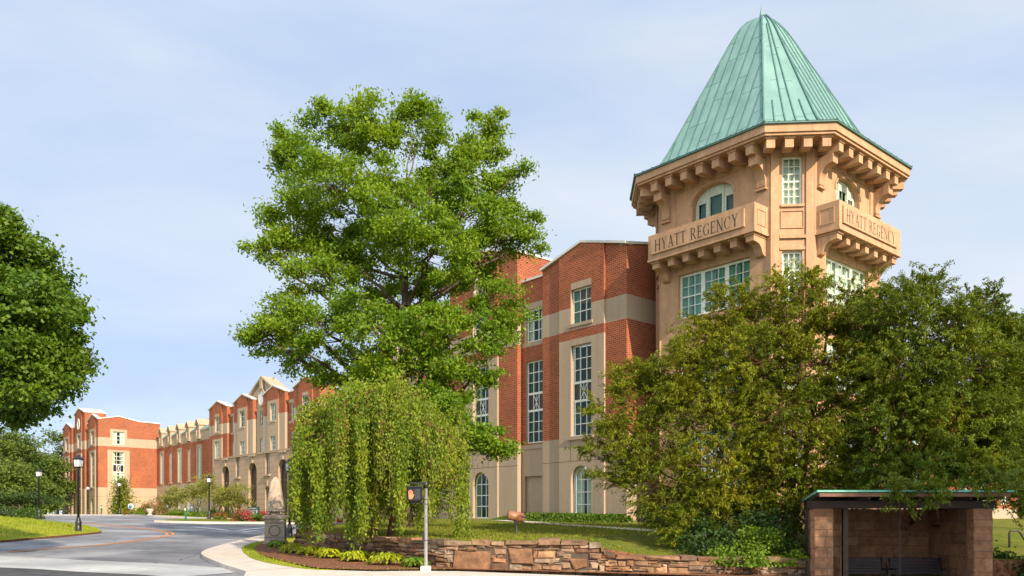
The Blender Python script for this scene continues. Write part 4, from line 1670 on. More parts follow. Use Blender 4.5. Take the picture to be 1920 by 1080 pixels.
def left_lawn_z(x, y):
    d = 1e9
    for a, b in zip(LL[:-4], LL[1:-3]):
        dx, dy = b[0] - a[0], b[1] - a[1]
        t = max(0, min(1, ((x - a[0]) * dx + (y - a[1]) * dy) / (dx * dx + dy * dy + 1e-9)))
        d = min(d, math.hypot(x - a[0] - dx * t, y - a[1] - dy * t))
    return road_z(x, y) + 0.1 + 1.0 * (1 - math.exp(-(d / 7.0) ** 1.3))


sheet('lawn', LL, left_lawn_z, 'bright_grass', 1.6, skirt=0.4, skirt_mat='mulch')
# grass in front of the far wing and the beds along the arcade
FAR = [(-75, 112), (-62.5, 109.5), (-46.5, 100), (-40, 92.5), (-31.9, 86.5), (-24, 83), (-19, 80)]
sheet('lawn', FAR + [(-14, 84), (-30, 106), (-55, 133), (-82, 152), (-95, 132)], road_z, 'bright_grass', 2.0, lift=0.16, skirt=0.4, skirt_mat='concrete')
tag(ribbon('kerb', FAR, 0.45, road_z, 'concrete', 0.18, 0.3), kind='structure')
ISL = smooth_line([(-30.8, 71.2), (-28.5, 70.4), (-25.4, 71.0), (-22.9, 73.6), (-19.5, 74.5), (-18, 77), (-22, 82), (-29, 84.0), (-32.0, 80), (-31.6, 74)], 4)
sheet('island_lawn', ISL, road_z, 'grass', 1.2, lift=0.16, skirt=0.4, skirt_mat='concrete')
tag(ribbon('kerb', ISL[:20], 0.35, road_z, 'concrete', 0.18, 0.3), kind='structure')

# painted lines


def double_line(name, px, mat='yellow_paint', sep=0.16, w=0.12, double=True):
    line = smooth_line(Gp(*px), 6)
    mb = MB()
    offs = (-sep, sep) if double else (0.0,)
    for o in offs:
        for i in range(len(line) - 1):
            a, b = line[i], line[i + 1]
            dx, dy = b[0] - a[0], b[1] - a[1]
            q = math.hypot(dx, dy) or 1
            nx, ny = -dy / q, dx / q
            m = max(1, int(q / 1.5))
            for k in range(m):
                pa = (a[0] + dx * k / m, a[1] + dy * k / m)
                pb_ = (a[0] + dx * (k + 1) / m, a[1] + dy * (k + 1) / m)
                mb.face([(p[0] + nx * (o + s * w / 2), p[1] + ny * (o + s * w / 2), road_z(p[0], p[1]) + 0.012)
                         for p, s in ((pa, -1), (pb_, -1), (pb_, 1), (pa, 1))], mat)
    return tag(mb.build(name), kind='structure')


double_line('road_marking', [(11, 1036), (60, 1032), (117, 1027.6), (204, 1020.6), (277, 1011), (318, 1003), (309, 997), (277, 992), (222, 986.8), (152, 979.5)])
double_line('road_marking', [(150, 989), (190, 988), (233, 986.8), (290, 985.6), (338, 984.8)])
double_line('road_marking', [(360, 988), (400, 991.5), (437, 995), (470, 992), (500, 989)], 'white_paint', 0, 0.34, False)
double_line('road_marking', [(393, 985.5), (440, 985.8), (500, 985.5)], 'white_paint', 0, 0.3, False)
double_line('road_marking', [(455, 998), (480, 995), (500, 994.2)], 'white_paint', 0, 0.3, False)

# ------------------------------------------------------------------ dry-stone retaining wall
def wall_path():
    pts, s = [], 0.0
    P = smooth_line(WALL, 8)
    out = [(0.0, P[0])]
    for a, b in zip(P, P[1:]):
        s += math.dist(a, b)
        out.append((s, b))
    return out


WP = wall_path()
WLEN = WP[-1][0]


def on_wall(s, off=0.0):
    s = max(0.0, min(WLEN - 1e-4, s))
    for (s0, a), (s1, b) in zip(WP, WP[1:]):
        if s0 <= s <= s1:
            f = (s - s0) / max(1e-9, s1 - s0)
            dx, dy = (b[0] - a[0]) / (s1 - s0), (b[1] - a[1]) / (s1 - s0)
            return (a[0] + (b[0] - a[0]) * f - dy * -off * -1, a[1] + (b[1] - a[1]) * f + dx * -off * -1)
    return WP[-1][1]


def wall_top(s):
    x, y = on_wall(s)
    e = max(0.0, min(1.0, (x - 2.55) / 0.25))
    return (1.05 + 0.02 * math.sin(s * 1.7)) * (1 - e) + e * (0.68 - max(0, x - 2.8) * 0.031)


rng = random.Random(11)
stone_wall = empty('stone_wall', (0, 0, 0))
tag(stone_wall, 'low curved dry stone retaining wall in brown and rust coloured rubble', 'wall')
wm, core, slab = MB(), MB(), MB()


def stone(mb, s0, s1, z0, z1, proud, mat, jit=0.026):
    """one stone: jittered block with a chamfered face; path runs right to left, so off>0 is outwards"""
    ch = min(0.045, (s1 - s0) * .2, (z1 - z0) * .28)
    j = lambda a=jit: rng.uniform(-a, a)
    zc = (z0 + z1) / 2
    back = [(s0, z0), (s1, z0), (s1, z1), (s0, z1)]
    V = []
    for s, z in back:
        V.append((*on_wall(s, -0.2), z))
    mid = [(s0 + j(), z0 + j()), (s1 + j(), z0 + j()), (s1 + j(), z1 + j()), (s0 + j(), z1 + j())]
    for s, z in mid:
        V.append((*on_wall(s, proud - ch * rng.uniform(.7, 1.6)), z))
    for (s, z), (ds, dz) in zip(mid, ((1, 1), (-1, 1), (-1, -1), (1, -1))):
        V.append((*on_wall(s + ds * ch * rng.uniform(.5, 1.6), proud + j(.025)), z + dz * ch * rng.uniform(.4, 1.3)))
    Fc = []
    for b in (0, 4):
        for k in range(4):
            Fc.append((b + k, b + (k + 1) % 4, b + 4 + (k + 1) % 4, b + 4 + k))
    Fc.append((8, 9, 10, 11))
    mb.shared(V, Fc, mat)


ds = 0.5
k = 0.0
while k < WLEN:
    e = min(WLEN, k + ds)
    q = []
    for s in (k, e):
        q.append((on_wall(s, 0.0), on_wall(s, -0.45), wall_top(s) - 0.06))
    zb = min(road_z(*q[0][0]), road_z(*q[1][0])) - 0.2
    core.hexa([(*q[0][0], zb), (*q[1][0], zb), (*q[1][1], zb), (*q[0][1], zb),
               (*q[0][0], q[0][2]), (*q[1][0], q[1][2]), (*q[1][1], q[1][2]), (*q[0][1], q[0][2])], 'joint')
    k = e
core.build('wall_core', stone_wall)


def s_at_x(x):
    best = min(WP, key=lambda t: abs(t[1][0] - x) + (10 if t[1][1] > 26 and x > -2 else 0))
    for (s0, a), (s1, b) in zip(WP, WP[1:]):
        if min(a[0], b[0]) <= x <= max(a[0], b[0]):
            return s0 + (s1 - s0) * (a[0] - x) / max(1e-9, a[0] - b[0])
    return best[0]


# big upright slabs set into the wall
SL = [(-1.72, -0.66, -0.10, 0.72), (-0.15, 0.62, 0.36, 0.76), (1.75, 2.3, 0.22, 0.52)]
RES = []
for xa, xb, za, zb in SL:
    s0, s1 = sorted((s_at_x(xa), s_at_x(xb)))
    RES.append((s0, s1, za, zb))
    stone(slab, s0 + .02, s1 - .02, za, zb, 0.10, 'slab_stone', 0.085)
slab.build('large_stone', stone_wall)

z_levels = 0
s = 0.0
# rows are laid in short runs whose course heights vary, so that the joints do not line up
while s < WLEN:
    run = rng.uniform(0.8, 1.7)
    e = min(WLEN, s + run)
    while abs(wall_top(s + .01) - wall_top(e - .01)) > .1 and e - s > .2:
        e -= .06
    zb = road_z(*on_wall((s + e) / 2)) - 0.1
    zt = min(wall_top(s + 0.01), wall_top(e - 0.01)) - 0.10
    z = zb
    while z < zt - 0.03:
        h = min(rng.choice((0.06, 0.08, 0.10, 0.12, 0.15, 0.19, 0.24)), zt - z)
        if zt - z - h < 0.05:
            h = zt - z
        a = s + rng.uniform(-.1, .1)
        while a < e - 0.05:
            w = rng.uniform(0.16, 0.68) * (1.15 if h > .13 else 0.9)
            b = min(e + rng.uniform(-.05, .1), a + w)
            if e - b < 0.15:
                b = e + rng.uniform(-.02, .1)
            g = 0.008
            clash = any(a < r1 and b > r0 and z < rz1 - .02 and z + h > rz0 + .02 for r0, r1, rz0, rz1 in RES)
            if clash:
                # trim against the slab
                for r0, r1, rz0, rz1 in RES:
                    if z < rz1 - .02 and z + h > rz0 + .02:
                        if a < r0 < b and r0 - a > .12:
                            stone(wm, a + g, r0 - g, z + g, z + h - g, rng.uniform(.03, .11), 'fieldstone')
                            break
                        if a < r1 < b and b - r1 > .12:
                            stone(wm, r1 + g, b - g, z + g, z + h - g, rng.uniform(.03, .11), 'fieldstone')
                            break
            elif h > .16 and rng.random() < .3 and w > .4:
                m = (a + b) / 2 + rng.uniform(-.1, .1)
                hz = h * rng.uniform(.4, .6)
                stone(wm, a + g, m - g, z + g, z + hz - g, rng.uniform(.03, .11), 'fieldstone')
                stone(wm, a + g, m - g, z + hz + g, z + h - g, rng.uniform(.03, .11), 'fieldstone')
                stone(wm, m + g, b - g, z + g, z + h - g, rng.uniform(.03, .11), 'fieldstone')
            else:
                stone(wm, a + g, b - g, z + g, z + h - g, rng.uniform(.03, .11), 'fieldstone')
            a = b
        z += h
    s = e
# capping stones: long flat pieces, a little proud of the face
a = 0.0
while a < WLEN - 0.1:
    b = min(WLEN, a + rng.uniform(0.35, 1.1))
    while abs(wall_top(a + .01) - wall_top(b - .01)) > .12 and b - a > .12:
        b -= .06
    zt = min(wall_top(a + .01), wall_top(b - .01))
    h = rng.uniform(.09, .15)
    V = []
    for z in (zt - 0.13, zt - 0.13 + h + rng.uniform(0, .03)):
        for ss, off in ((a + .012, .13), (b - .012, .13), (b - .012, -.42), (a + .012, -.42)):
            V.append((*on_wall(ss + rng.uniform(-.03, .03), off + rng.uniform(-.05, .03)), z + rng.uniform(-.02, .02)))
    wm.hexa(V, 'fieldstone')
    a = b
wm.build('rubble', stone_wall)

# ------------------------------------------------------------------ gate obelisk
ox, oy = -10.45, 36.4
oz = road_z(ox, oy) + 0.1
ob = empty('stone_obelisk', (ox, oy, oz), R(10))
tag(ob, 'weathered stone obelisk on a square pedestal with carved rings at the drive entrance', 'obelisk')


def frustum(mb, z0, h0, z1, h1, mat, ch0=0.0, ch1=0.0):
    """square (optionally corner-cut) frustum"""
    def ring(h, c, z):
        if c <= 0:
            return [(-h, -h, z), (h, -h, z), (h, h, z), (-h, h, z)]
        return [(-h + c, -h, z), (h - c, -h, z), (h, -h + c, z), (h, h - c, z), (h - c, h, z), (-h + c, h, z), (-h, h - c, z), (-h, -h + c, z)]
    a, b = ring(h0, ch0, z0), ring(h1, ch1, z1)
    n = len(a)
    mb.shared(a + b, [tuple(range(n - 1, -1, -1)), tuple(range(n, 2 * n))] + [(i, (i + 1) % n, n + (i + 1) % n, n + i) for i in range(n)], mat)


m = MB()
frustum(m, -0.3, 0.50, 0.14, 0.49, 'obelisk_stone')
frustum(m, 0.14, 0.485, 0.24, 0.43, 'obelisk_stone')
frustum(m, 0.24, 0.43, 0.98, 0.425, 'obelisk_stone')
frustum(m, 1.0, 0.425, 1.16, 0.425, 'obelisk_stone')
pe = m.build('pedestal', ob, 0.012)
m = MB()
for fx, fy in ((0, -1), (1, 0), (-1, 0)):
    Q = Panel(-fx * 0 + (0 if fx == 0 else fx * .43), (fy * .43 if fy else 0), 1 if fy else 0, 0 if fy else (1 if fx > 0 else -1))
    n = 24
    for i in range(n):
        a0, a1 = 2 * math.pi * i / n, 2 * math.pi * (i + 1) / n
        q = [(.24 * math.cos(a0), .66 + .24 * math.sin(a0)), (.24 * math.cos(a1), .66 + .24 * math.sin(a1)),
             (.215 * math.cos(a1), .66 + .215 * math.sin(a1)), (.215 * math.cos(a0), .66 + .215 * math.sin(a0))]
        Q.face_prism(m, q, -0.012, 0.03, 'joint')
    for z in (0.36, 0.985):
        Q.box(m, -.42, .42, -0.006, 0.02, z, z + .016, 'joint')
m.build('carved_ring', pe)
m = MB()
frustum(m, 1.17, 0.50, 1.29, 0.51, 'obelisk_stone')
frustum(m, 1.29, 0.51, 1.33, 0.40, 'obelisk_stone')
m.build('cap_slab', ob, 0.02)
m = MB()
frustum(m, 1.32, 0.20, 1.50, 0.20, 'obelisk_stone')
m.build('neck_block', ob, 0.01)
for sx in (-1, 1):
    for sy in (-1, 1):
        m = MB()
        m.lathe([(0.005, 1.33), (0.06, 1.35), (0.085, 1.415), (0.06, 1.48), (0.005, 1.5)], 'obelisk_stone', 12, sx * .27, sy * .27)
        m.build('stone_ball', ob)
m = MB()
frustum(m, 1.50, 0.385, 2.78, 0.215, 'obelisk_stone', 0.09, 0.06)
frustum(m, 2.78, 0.215, 3.02, 0.06, 'obelisk_stone', 0.06, 0.02)
m.build('shaft', ob, 0.012)

# ------------------------------------------------------------------ street lamps
lamp = empty('street_lamp', (0, 0, 0))
m = MB()
m.lathe([(0.25, 0), (0.25, 0.07), (0.17, 0.11), (0.155, 0.5), (0.165, 0.62), (0.12, 0.68), (0.11, 0.8), (0.075, 0.86)], 'black_iron', 16)
m.build('base', lamp)
m = MB()
m.lathe([(0.068, 0.8), (0.060, 3.45), (0.09, 3.47), (0.09, 3.52), (0.05, 3.55), (0.13, 3.62)], 'black_iron', 14)
m.build('pole', lamp)
m = MB()
frustum(m, 3.66, 0.17, 4.05, 0.20, 'lamp_glass', 0.06, 0.07)
ln = m.build('lantern_glass', lamp)
m = MB()
frustum(m, 3.62, 0.21, 3.662, 0.21, 'black_iron', 0.07, 0.07)
for sx in (-1, 1):
    for sy in (-1, 1):
        m.tube([(sx * .165, sy * .165, 3.64), (sx * .195, sy * .195, 4.07)], [.022, .022], 'black_iron', 5)
for a in (0, 1, 2, 3):
    c, s_ = math.cos(a * math.pi / 2), math.sin(a * math.pi / 2)
    m.tube([(c * .175, s_ * .175, 3.64), (c * .206, s_ * .206, 4.07)], [.012, .012], 'black_iron', 5)
frustum(m, 4.05, 0.25, 4.10, 0.26, 'black_iron', 0.08, 0.08)
frustum(m, 4.10, 0.24, 4.23, 0.10, 'black_iron', 0.08, 0.03)
frustum(m, 4.23, 0.10, 4.32, 0.03, 'black_iron', 0.03, 0.01)
m.build('lantern_frame', lamp)
LAMPS = [((147, 1000), 45.5, 'black lamp post at the tip of the left lawn beside the drive, the largest lamp', 'left'),
         ((73, 978), 71, 'black lamp post by the dark shrubs on the far left in front of trees', 'left'),
         ((165, 968), 118, 'small far lamp post before the far wing\'s shaded front', 'far'),
         ((224, 967), 105, 'small far lamp post in front of the dark conical evergreen', 'far'),
         ((392, 975), 81, 'black lamp post on the grass island before the arched entrance front', 'isl'),
         ((543, 1003), 43.5, 'black lamp post half hidden at the left edge of the weeping tree', 'road')]
for i, ((px, py), Y, lab, wh) in enumerate(LAMPS):
    o = lamp if i == 0 else copy_tree(lamp)
    x = (px - 960) / F * Y
    z = left_lawn_z(x, Y) if wh == 'left' else road_z(x, Y) + (0.15 if wh != 'road' else 0.0)
    o.location = (x, Y, z - 0.02)
    if i == 0:
        o.location.z = 0.90
    if i == 5:
        o.location.z = 0.55
    tag(o, lab, 'lamp post', 'lamp posts along the drive')

# ------------------------------------------------------------------ pedestrian signal
sx_, sy_ = -2.5, 23.9
sz_ = road_z(sx_, sy_) + 0.1
sg = empty('pedestrian_signal', (sx_, sy_, sz_), 0)
tag(sg, 'grey pedestrian signal post with red hand beside the stone wall', 'signal')
m = MB()
frustum(m, -0.2, 0.16, 0.17, 0.14, 'concrete_block')
m.build('base', sg, 0.01)
m = MB()
m.lathe([(0.052, 0.15), (0.050, 2.45), (0.052, 2.45), (0.052, 2.58), (0.02, 2.6)], 'galvanised', 14)
for z in (1.95, 2.08, 0.9):
    m.lathe([(0.056, z), (0.056, z + .02)], 'dark_metal', 14)
m.build('pole', sg)
m = MB()
m.lathe([(0.066, 2.42), (0.066, 2.60), (0.03, 2.62)], 'signal_black', 12)
m.box(-0.46, 0.0, -0.025, 0.025, 2.55, 2.60, 'signal_black')
m.box(-0.46, 0.0, -0.025, 0.025, 1.985, 2.02, 'signal_black')
m.box(-0.27, -0.22, -0.02, 0.02, 2.02, 2.55, 'signal_black')
m.build('arm', sg)
m = MB()
m.box(-0.62, -0.20, -0.20, 0.02, 2.08, 2.50, 'signal_black')
hd = m.build('signal_head', sg, 0.03)
hd.location = (0.10, 0, -0.03)
m = MB()
m.box(-0.63, -0.19, -0.26, -0.19, 2.47, 2.51, 'signal_black')
m.box(-0.635, -0.62, -0.26, -0.19, 2.10, 2.49, 'signal_black')
m.box(-0.20, -0.185, -0.26, -0.19, 2.10, 2.49, 'signal_black')
m.build('visor', hd)
m = MB()


def flat(mb, poly, y, mat):
    mb.face([(x, y, z) for x, z in poly], mat)


hx, hz = -0.515, 2.27
flat(m, [(hx - .05, hz - .13), (hx + .045, hz - .13), (hx + .06, hz + .01), (hx - .06, hz + .03)], -0.206, 'hand_light')
for i, (dx, h) in enumerate(((-.048, .10), (-.017, .125), (.015, .12), (.045, .09))):
    flat(m, [(hx + dx - .012, hz), (hx + dx + .012, hz), (hx + dx + .013 + dx * .1, hz + h), (hx + dx - .011 + dx * .1, hz + h)], -0.2065, 'hand_light')
flat(m, [(hx + .04, hz - .08), (hx + .06, hz - .10), (hx + .098, hz - .01), (hx + .078, hz + .01)], -0.207, 'hand_light')
m.build('hand_symbol', hd)
m = MB()
for dx in (-.345, -.265):
    for (x0, x1, z0, z1) in ((-.025, .025, .12, .135), (-.025, .025, -.0075, .0075), (-.025, .025, -.135, -.12), (-.032, -.018, .01, .12), (.018, .032, .01, .12), (-.032, -.018, -.12, -.01), (.018, .032, -.12, -.01)):
        flat(m, [(dx + x0, 2.29 + z0), (dx + x1, 2.29 + z0), (dx + x1, 2.29 + z1), (dx + x0, 2.29 + z1)], -0.206, 'dull_digit')
m.build('digits', hd)
m = MB()
m.box(-0.10, -0.045, -0.05, 0.05, 0.86, 1.14, 'signal_black')
bx = m.build('push_button', sg, 0.01)

# ------------------------------------------------------------------ floodlight on the lawn
fx, fy = solve(968, 1000, lawn_z)
fl = empty('floodlight', (fx, fy, lawn_z(fx, fy)), R(-8))
tag(fl, 'brown cylindrical floodlight on a short dark stake in the lawn', 'floodlight')
m = MB()
m.lathe([(0.07, -0.1), (0.07, 0.02), (0.045, 0.05), (0.045, 0.42)], 'dark_metal', 10)
m.box(-0.09, 0.09, -0.06, 0.06, 0.38, 0.5, 'dark_metal')
m.build('stake', fl)
m = MB()
ax = Vector((0.93, 0.30, -0.16)).normalized()
c0 = Vector((-0.03, 0, 0.66))
m.tube([c0 - ax * .33, c0 - ax * .31, c0 + ax * .24], [0.165, 0.19, 0.19], 'bronze', 18)
m.build('housing', fl)
m = MB()
m.tube([c0 + ax * .24, c0 + ax * .33], [0.20, 0.205], 'bronze', 18)
for i in range(5):
    a = Vector((0, 0, 1)).cross(ax).normalized()
    b = ax.cross(a)
    an = i * 1.2566 + .5
    p = c0 + ax * .26 + (a * math.cos(an) + b * math.sin(an)) * .195
    m.tube([p, p + ax * .13], [.035, .03], 'dark_metal', 6)
m.build('lens_ring', fl)

# ------------------------------------------------------------------ green direction sign
px_ = (475 - 960) / F * 78
gx, gy = px_, 78.0
gz = road_z(gx, gy) + .16
sn = empty('direction_sign', (gx, gy, gz), R(-22))
tag(sn, 'dark green direction sign with white lettering among pink flowering shrubs', 'sign')
m = MB()
m.box(-0.68, 0.68, -0.05, 0.05, 0.42, 1.30, 'dark_green')
bd = m.build('board', sn, 0.01)
m = MB()
for x in (-0.62, 0.62):
    m.box(x - .04, x + .04, -0.02, 0.08, -0.2, 1.36, 'dark_green')
m.build('post', sn)
P = Panel(0, -0.05, 1, 0)


def text_obj(txt, size, loc, mat, parent, name='lettering'):
    cu = bpy.data.curves.new('text', 'FONT')
    cu.body = txt
    cu.size = size
    ob_ = bpy.data.objects.new('text', cu)
    COL.objects.link(ob_)
    bpy.context.view_layer.update()
    dg = bpy.context.evaluated_depsgraph_get()
    me = bpy.data.meshes.new_from_object(ob_.evaluated_get(dg))
    bpy.data.objects.remove(ob_)
    me.materials.clear()
    me.materials.append(MATS[mat])
    o = bpy.data.objects.new(name, me)
    o.location = loc
    o.rotation_euler = (R(90), 0, 0)
    return link(o, parent)


text_obj('HYATT REGENCY', 0.135, (-0.60, -0.056, 1.10), 'sign_white', bd)
text_obj('Hotel Registration', 0.125, (-0.56, -0.056, 0.90), 'sign_white', bd)
text_obj('Hotel Entrance', 0.125, (-0.56, -0.056, 0.76), 'sign_white', bd)
text_obj('Self Parking', 0.125, (-0.10, -0.056, 0.62), 'sign_white', bd)
text_obj('Hotel Exit', 0.125, (-0.10, -0.056, 0.48), 'sign_white', bd)
m = MB()
for x, z in ((.46, .95), (.46, .81), (-.5, .66), (-.5, .52)):
    P.box(m, x - .06, x + .06, -.006, .01, z - .04, z + .04, 'sign_white')
m.build('arrow_panel', bd)

# ------------------------------------------------------------------ small posts along the drive


def green_post(px, Y, h, lab, top='green_post', off=0.15):
    x = (px - 960) / F * Y
    e = empty('marker_post', (x, Y, road_z(x, Y) + off))
    tag(e, lab, 'post', 'marker posts along the drive')
    m_ = MB()
    m_.box(-0.07, 0.07, -0.05, 0.05, -0.2, h, 'green_post')
    m_.build('post', e)
    m_ = MB()
    m_.box(-0.09, 0.09, -0.075, -0.053, h * .45, h * .98, top)
    fo = m_.build('face_plate', e)
    m_ = MB()
    m_.box(-0.06, 0.06, -0.082, -0.0755, h * .72, h * .86, 'sign_white')
    m_.build('symbol', fo)


green_post(190, 113, 1.3, 'thin green marker post on the grass before the far wing corner')
green_post(348, 72, 1.35, 'dark green marker post at the left tip of the grass island', off=0.1)
green_post(314, 96, 1.3, 'green marker post in the shrub bed behind the white planter')
green_post(360, 92, 1.3, 'blue faced marker post in the bed under the round tree', 'blue_paint')
x = (245 - 960) / F * 101
e = empty('round_sign', (x, 101, road_z(x, 101) + .15))
tag(e, 'small white round sign with blue symbol beside the conical evergreen', 'sign')
m = MB()
m.box(-.04, .04, 0.03, .09, -.2, 1.0, 'blue_paint')
m.build('post', e)
m = MB()
m.tube([(0, -.01, 1.0), (0, .03, 1.0)], [.36, .36], 'sign_white', 20)
so = m.build('disc', e)
m = MB()
m.tube([(0, -.03, 1.0), (0, -.012, 1.0)], [.22, .22], 'blue_paint', 16)
m.build('symbol', so)
# white urn planter
x = (281 - 960) / F * 94
e = empty('planter', (x, 94, road_z(x, 94) + .15))
tag(e, 'white urn planter on the kerb below a red leaved bush', 'planter')
m = MB()
m.lathe([(.26, -.1), (.28, .06), (.16, .14), (.17, .24), (.34, .44), (.41, .68), (.42, .74), (.36, .74)], 'concrete', 16)
m.build('urn', e)
# little red stake sign behind the wall
sx2, sy2 = solve(633, 1000, lawn_z)
e = empty('stake_sign', (sx2, sy2, lawn_z(sx2, sy2)))
tag(e, 'small red sign on a thin red stake under the weeping tree', 'sign')
m = MB()
m.box(-.012, .012, 0, .02, -.2, .62, 'sign_red')
m.build('stake', e)
m = MB()
m.box(-.02, .20, -.012, .0, .42, .62, 'sign_red')
m.build('plate', e)

# ------------------------------------------------------------------ stone bus shelter with two benches
HX0, HX1, HY0, HY1, HZ = 8.78, 13.78, 23.4, 26.6, -0.52
sh = empty('bus_shelter', (0, 0, 0))
tag(sh, 'open fronted brown stone bus shelter with a flat copper edged roof', 'shelter')


def ashlar_face(mb, P, u0, u1, z0, z1, seed, hs=(.2, .3, .38), ws=(.3, .9)):
    r_ = random.Random(seed)
    z = z0
    while z < z1 - 0.01:
        h = min(r_.choice(hs), z1 - z)
        if z1 - z - h < .1:
            h = z1 - z
        u = u0
        while u < u1 - 0.01:
            w = r_.uniform(*ws)
            v = min(u1, u + w)
            if u1 - v < .12:
                v = u1
            g = 0.006
            pr = r_.uniform(0.004, .022)
            P.box(mb, u + (g if u > u0 else 0), v - (g if v < u1 else 0), -pr, 0.05, z + g, z + h - g, 'shelter_stone')
            u = v
        z += h


for px0, px1, lab in ((8.60, 9.14, None), (13.12, 13.68, None)):
    m = MB()
    m.box(px0 + .02, px1 - .02, HY0 + .02, HY0 + .36, HZ, 2.0, 'joint')
    ashlar_face(m, Panel(px0 + .02, HY0 + .02, 1, 0), 0, px1 - px0 - .04, HZ, 1.98, 4 if px0 < 9 else 8, ws=(.25, .6))
    ashlar_face(m, Panel(px1 - .02, HY0 + .02, 0, 1), 0, .34, HZ, 1.98, 5, ws=(.25, .6))
    ashlar_face(m, Panel(px0 + .02, HY0 + .36, 0, -1), 0, .34, HZ, 1.98, 6, ws=(.25, .6))
    m.build('pillar', sh)
m = MB()
m.box(HX0 + .80, HX1, HY1, HY1 + .35, HZ, 2.0, 'joint')
ashlar_face(m, Panel(HX0 + .80, HY1, 1, 0), 0, HX1 - HX0 - .42, HZ, 1.98, 21)
m.box(HX0 + .80, HX0 + 1.0, HY0 + .55, HY1, HZ, 2.0, 'joint')
ashlar_face(m, Panel(HX0 + .80, HY1, 0, -1), 0, HY1 - HY0 - .55, HZ, 1.98, 22)
m.box(HX1 - .33, HX1 - .03, HY0 + .55, HY1, HZ, 2.0, 'joint')
ashlar_face(m, Panel(HX1 - .33, HY1, 0, -1), 0, HY1 - HY0 - .55, HZ, 1.98, 23)
ashlar_face(m, Panel(HX1 - .03, HY0 + .55, 0, 1), 0, HY1 - HY0 - .55, HZ, 1.98, 24)
m.build('back_wall', sh)
m = MB()
m.box(HX0 - .22, HX1 + .0, HY0 + .0, HY0 + .5, 1.985, 2.20, 'shaded_wood')
m.box(HX0 + .80, HX0 + 1.05, HY0 + .5, HY1 + .3, 1.985, 2.20, 'shaded_wood')
m.box(HX1 - .4, HX1 + .02, HY0 + .5, HY1 + .3, 1.985, 2.20, 'shaded_wood')
m.build('beam', sh)
m = MB()
rx0, rx1, ry0, ry1 = 8.42, 13.72, 22.65, 27.1
m.hexa([(rx0, ry0, 2.33), (rx1, ry0, 2.33), (rx1, ry1, 2.16), (rx0 + 1.2, ry1, 2.16), (rx0, ry0, 2.42), (rx1, ry0, 2.42), (rx1, ry1, 2.25), (rx0 + 1.2, ry1, 2.25)], 'shaded_wood')
m.box(rx0 + .03, rx1 - .03, ry0 - .03, ry0 - .002, 2.30, 2.40, 'fascia_wood')
for k in range(6):
    xx = rx0 + 1.4 + k * .7
    m.hexa([(xx, ry0 + .05, 2.23), (xx + .07, ry0 + .05, 2.23), (xx + .07, ry1 - .1, 2.08), (xx, ry1 - .1, 2.08),
            (xx, ry0 + .05, 2.328), (xx + .07, ry0 + .05, 2.328), (xx + .07, ry1 - .1, 2.178), (xx, ry1 - .1, 2.178)], 'shaded_wood')
rf_ = m.build('roof', sh)
m = MB()
m.hexa([(rx0 - .05, ry0 - .08, 2.424), (rx1 + .05, ry0 - .08, 2.424), (rx1 + .05, ry1 + .05, 2.254), (rx0 + 1.15, ry1 + .05, 2.254),
        (rx0 - .05, ry0 - .08, 2.475), (rx1 + .05, ry0 - .08, 2.475), (rx1 + .05, ry1 + .05, 2.305), (rx0 + 1.15, ry1 + .05, 2.305)], 'copper_edge')
m.build('copper_edge', rf_)
m = MB()
m.box(11.18, 11.20, 23.75, 23.77, HZ, 1.98, 'dark_metal')
m.build('partition_post', sh)
sheet('shelter_floor', [(8.3, 22.2), (14.6, 22.2), (14.6, 26.7), (9.3, 26.7)], lambda x, y: HZ + .01, 'concrete', 2.0, skirt=.3)

bench = empty('bench', (0, 0, 0))
m = MB()
for i in range(6):
    z = 0.50 + i * .085
    y = 0.0 + i * .022
    m.hexa([(-.85, y, z), (.85, y, z), (.85, y + .03, z), (-.85, y + .03, z), (-.85, y + .018, z + .065), (.85, y + .018, z + .065), (.85, y + .048, z + .065), (-.85, y + .048, z + .065)], 'dark_metal')
m.build('backrest', bench)
m = MB()
for i in range(6):
    m.box(-.85, .85, -.48 + i * .08, -.48 + i * .08 + .065, .43, .455, 'dark_metal')
m.build('seat', bench)
for xx in (-.78, .78):
    m = MB()
    m.tube([(xx, -.42, 0), (xx, -.42, .62), (xx, -.36, .66), (xx, -.05, .66), (xx, .04, .62)], [.024] * 5, 'dark_metal', 7)
    m.tube([(xx, .02, 0), (xx, 0.0, .45), (xx, .13, 1.0)], [.024] * 3, 'dark_metal', 7)
    m.tube([(xx, -.42, .40), (xx, .0, .40)], [.02] * 2, 'dark_metal', 7)
    m.build('leg', bench)
for i, (xx, lab) in enumerate(((10.75, 'dark slatted bench in the shelter beside the sunlit left pillar'),
                               (12.55, 'dark slatted bench in the shelter nearer the right pillar'))):
    o = bench if i == 0 else copy_tree(bench)
    o.location = (xx, 25.6, HZ + .0)
    tag(o, lab, 'bench', 'benches in the bus shelter')

# dark handrail right of the shelter
e = empty('handrail', (17.0, 28.0, lawn_z(17.0, 28.0)), R(10))
tag(e, 'dark bent pipe handrail on the lawn right of the shelter', 'handrail')
m = MB()
m.tube([(-0.1, 0, -.3), (-0.1, 0, .50), (-.06, 0, .56), (.22, 0, .56), (.32, 0, .5), (.6, 0, .1), (1.6, 0, -.4)], [.035] * 7, 'dark_metal', 8)
m.build('rail', e)

# ------------------------------------------------------------------ trees and plants
def at(px, py, Y):
    return np.array([(px - 960) / F * Y, Y, 1.7 + (972 - py) / F * Y])


def rand_unit(rs, n):
    v = rs.normal(size=(n, 3))
    return v / np.linalg.norm(v, axis=1, keepdims=True)


def bez(a, b, c, n):
    t = np.linspace(0, 1, n)[:, None]
    return (1 - t) ** 2 * a + 2 * (1 - t) * t * b + t ** 2 * c


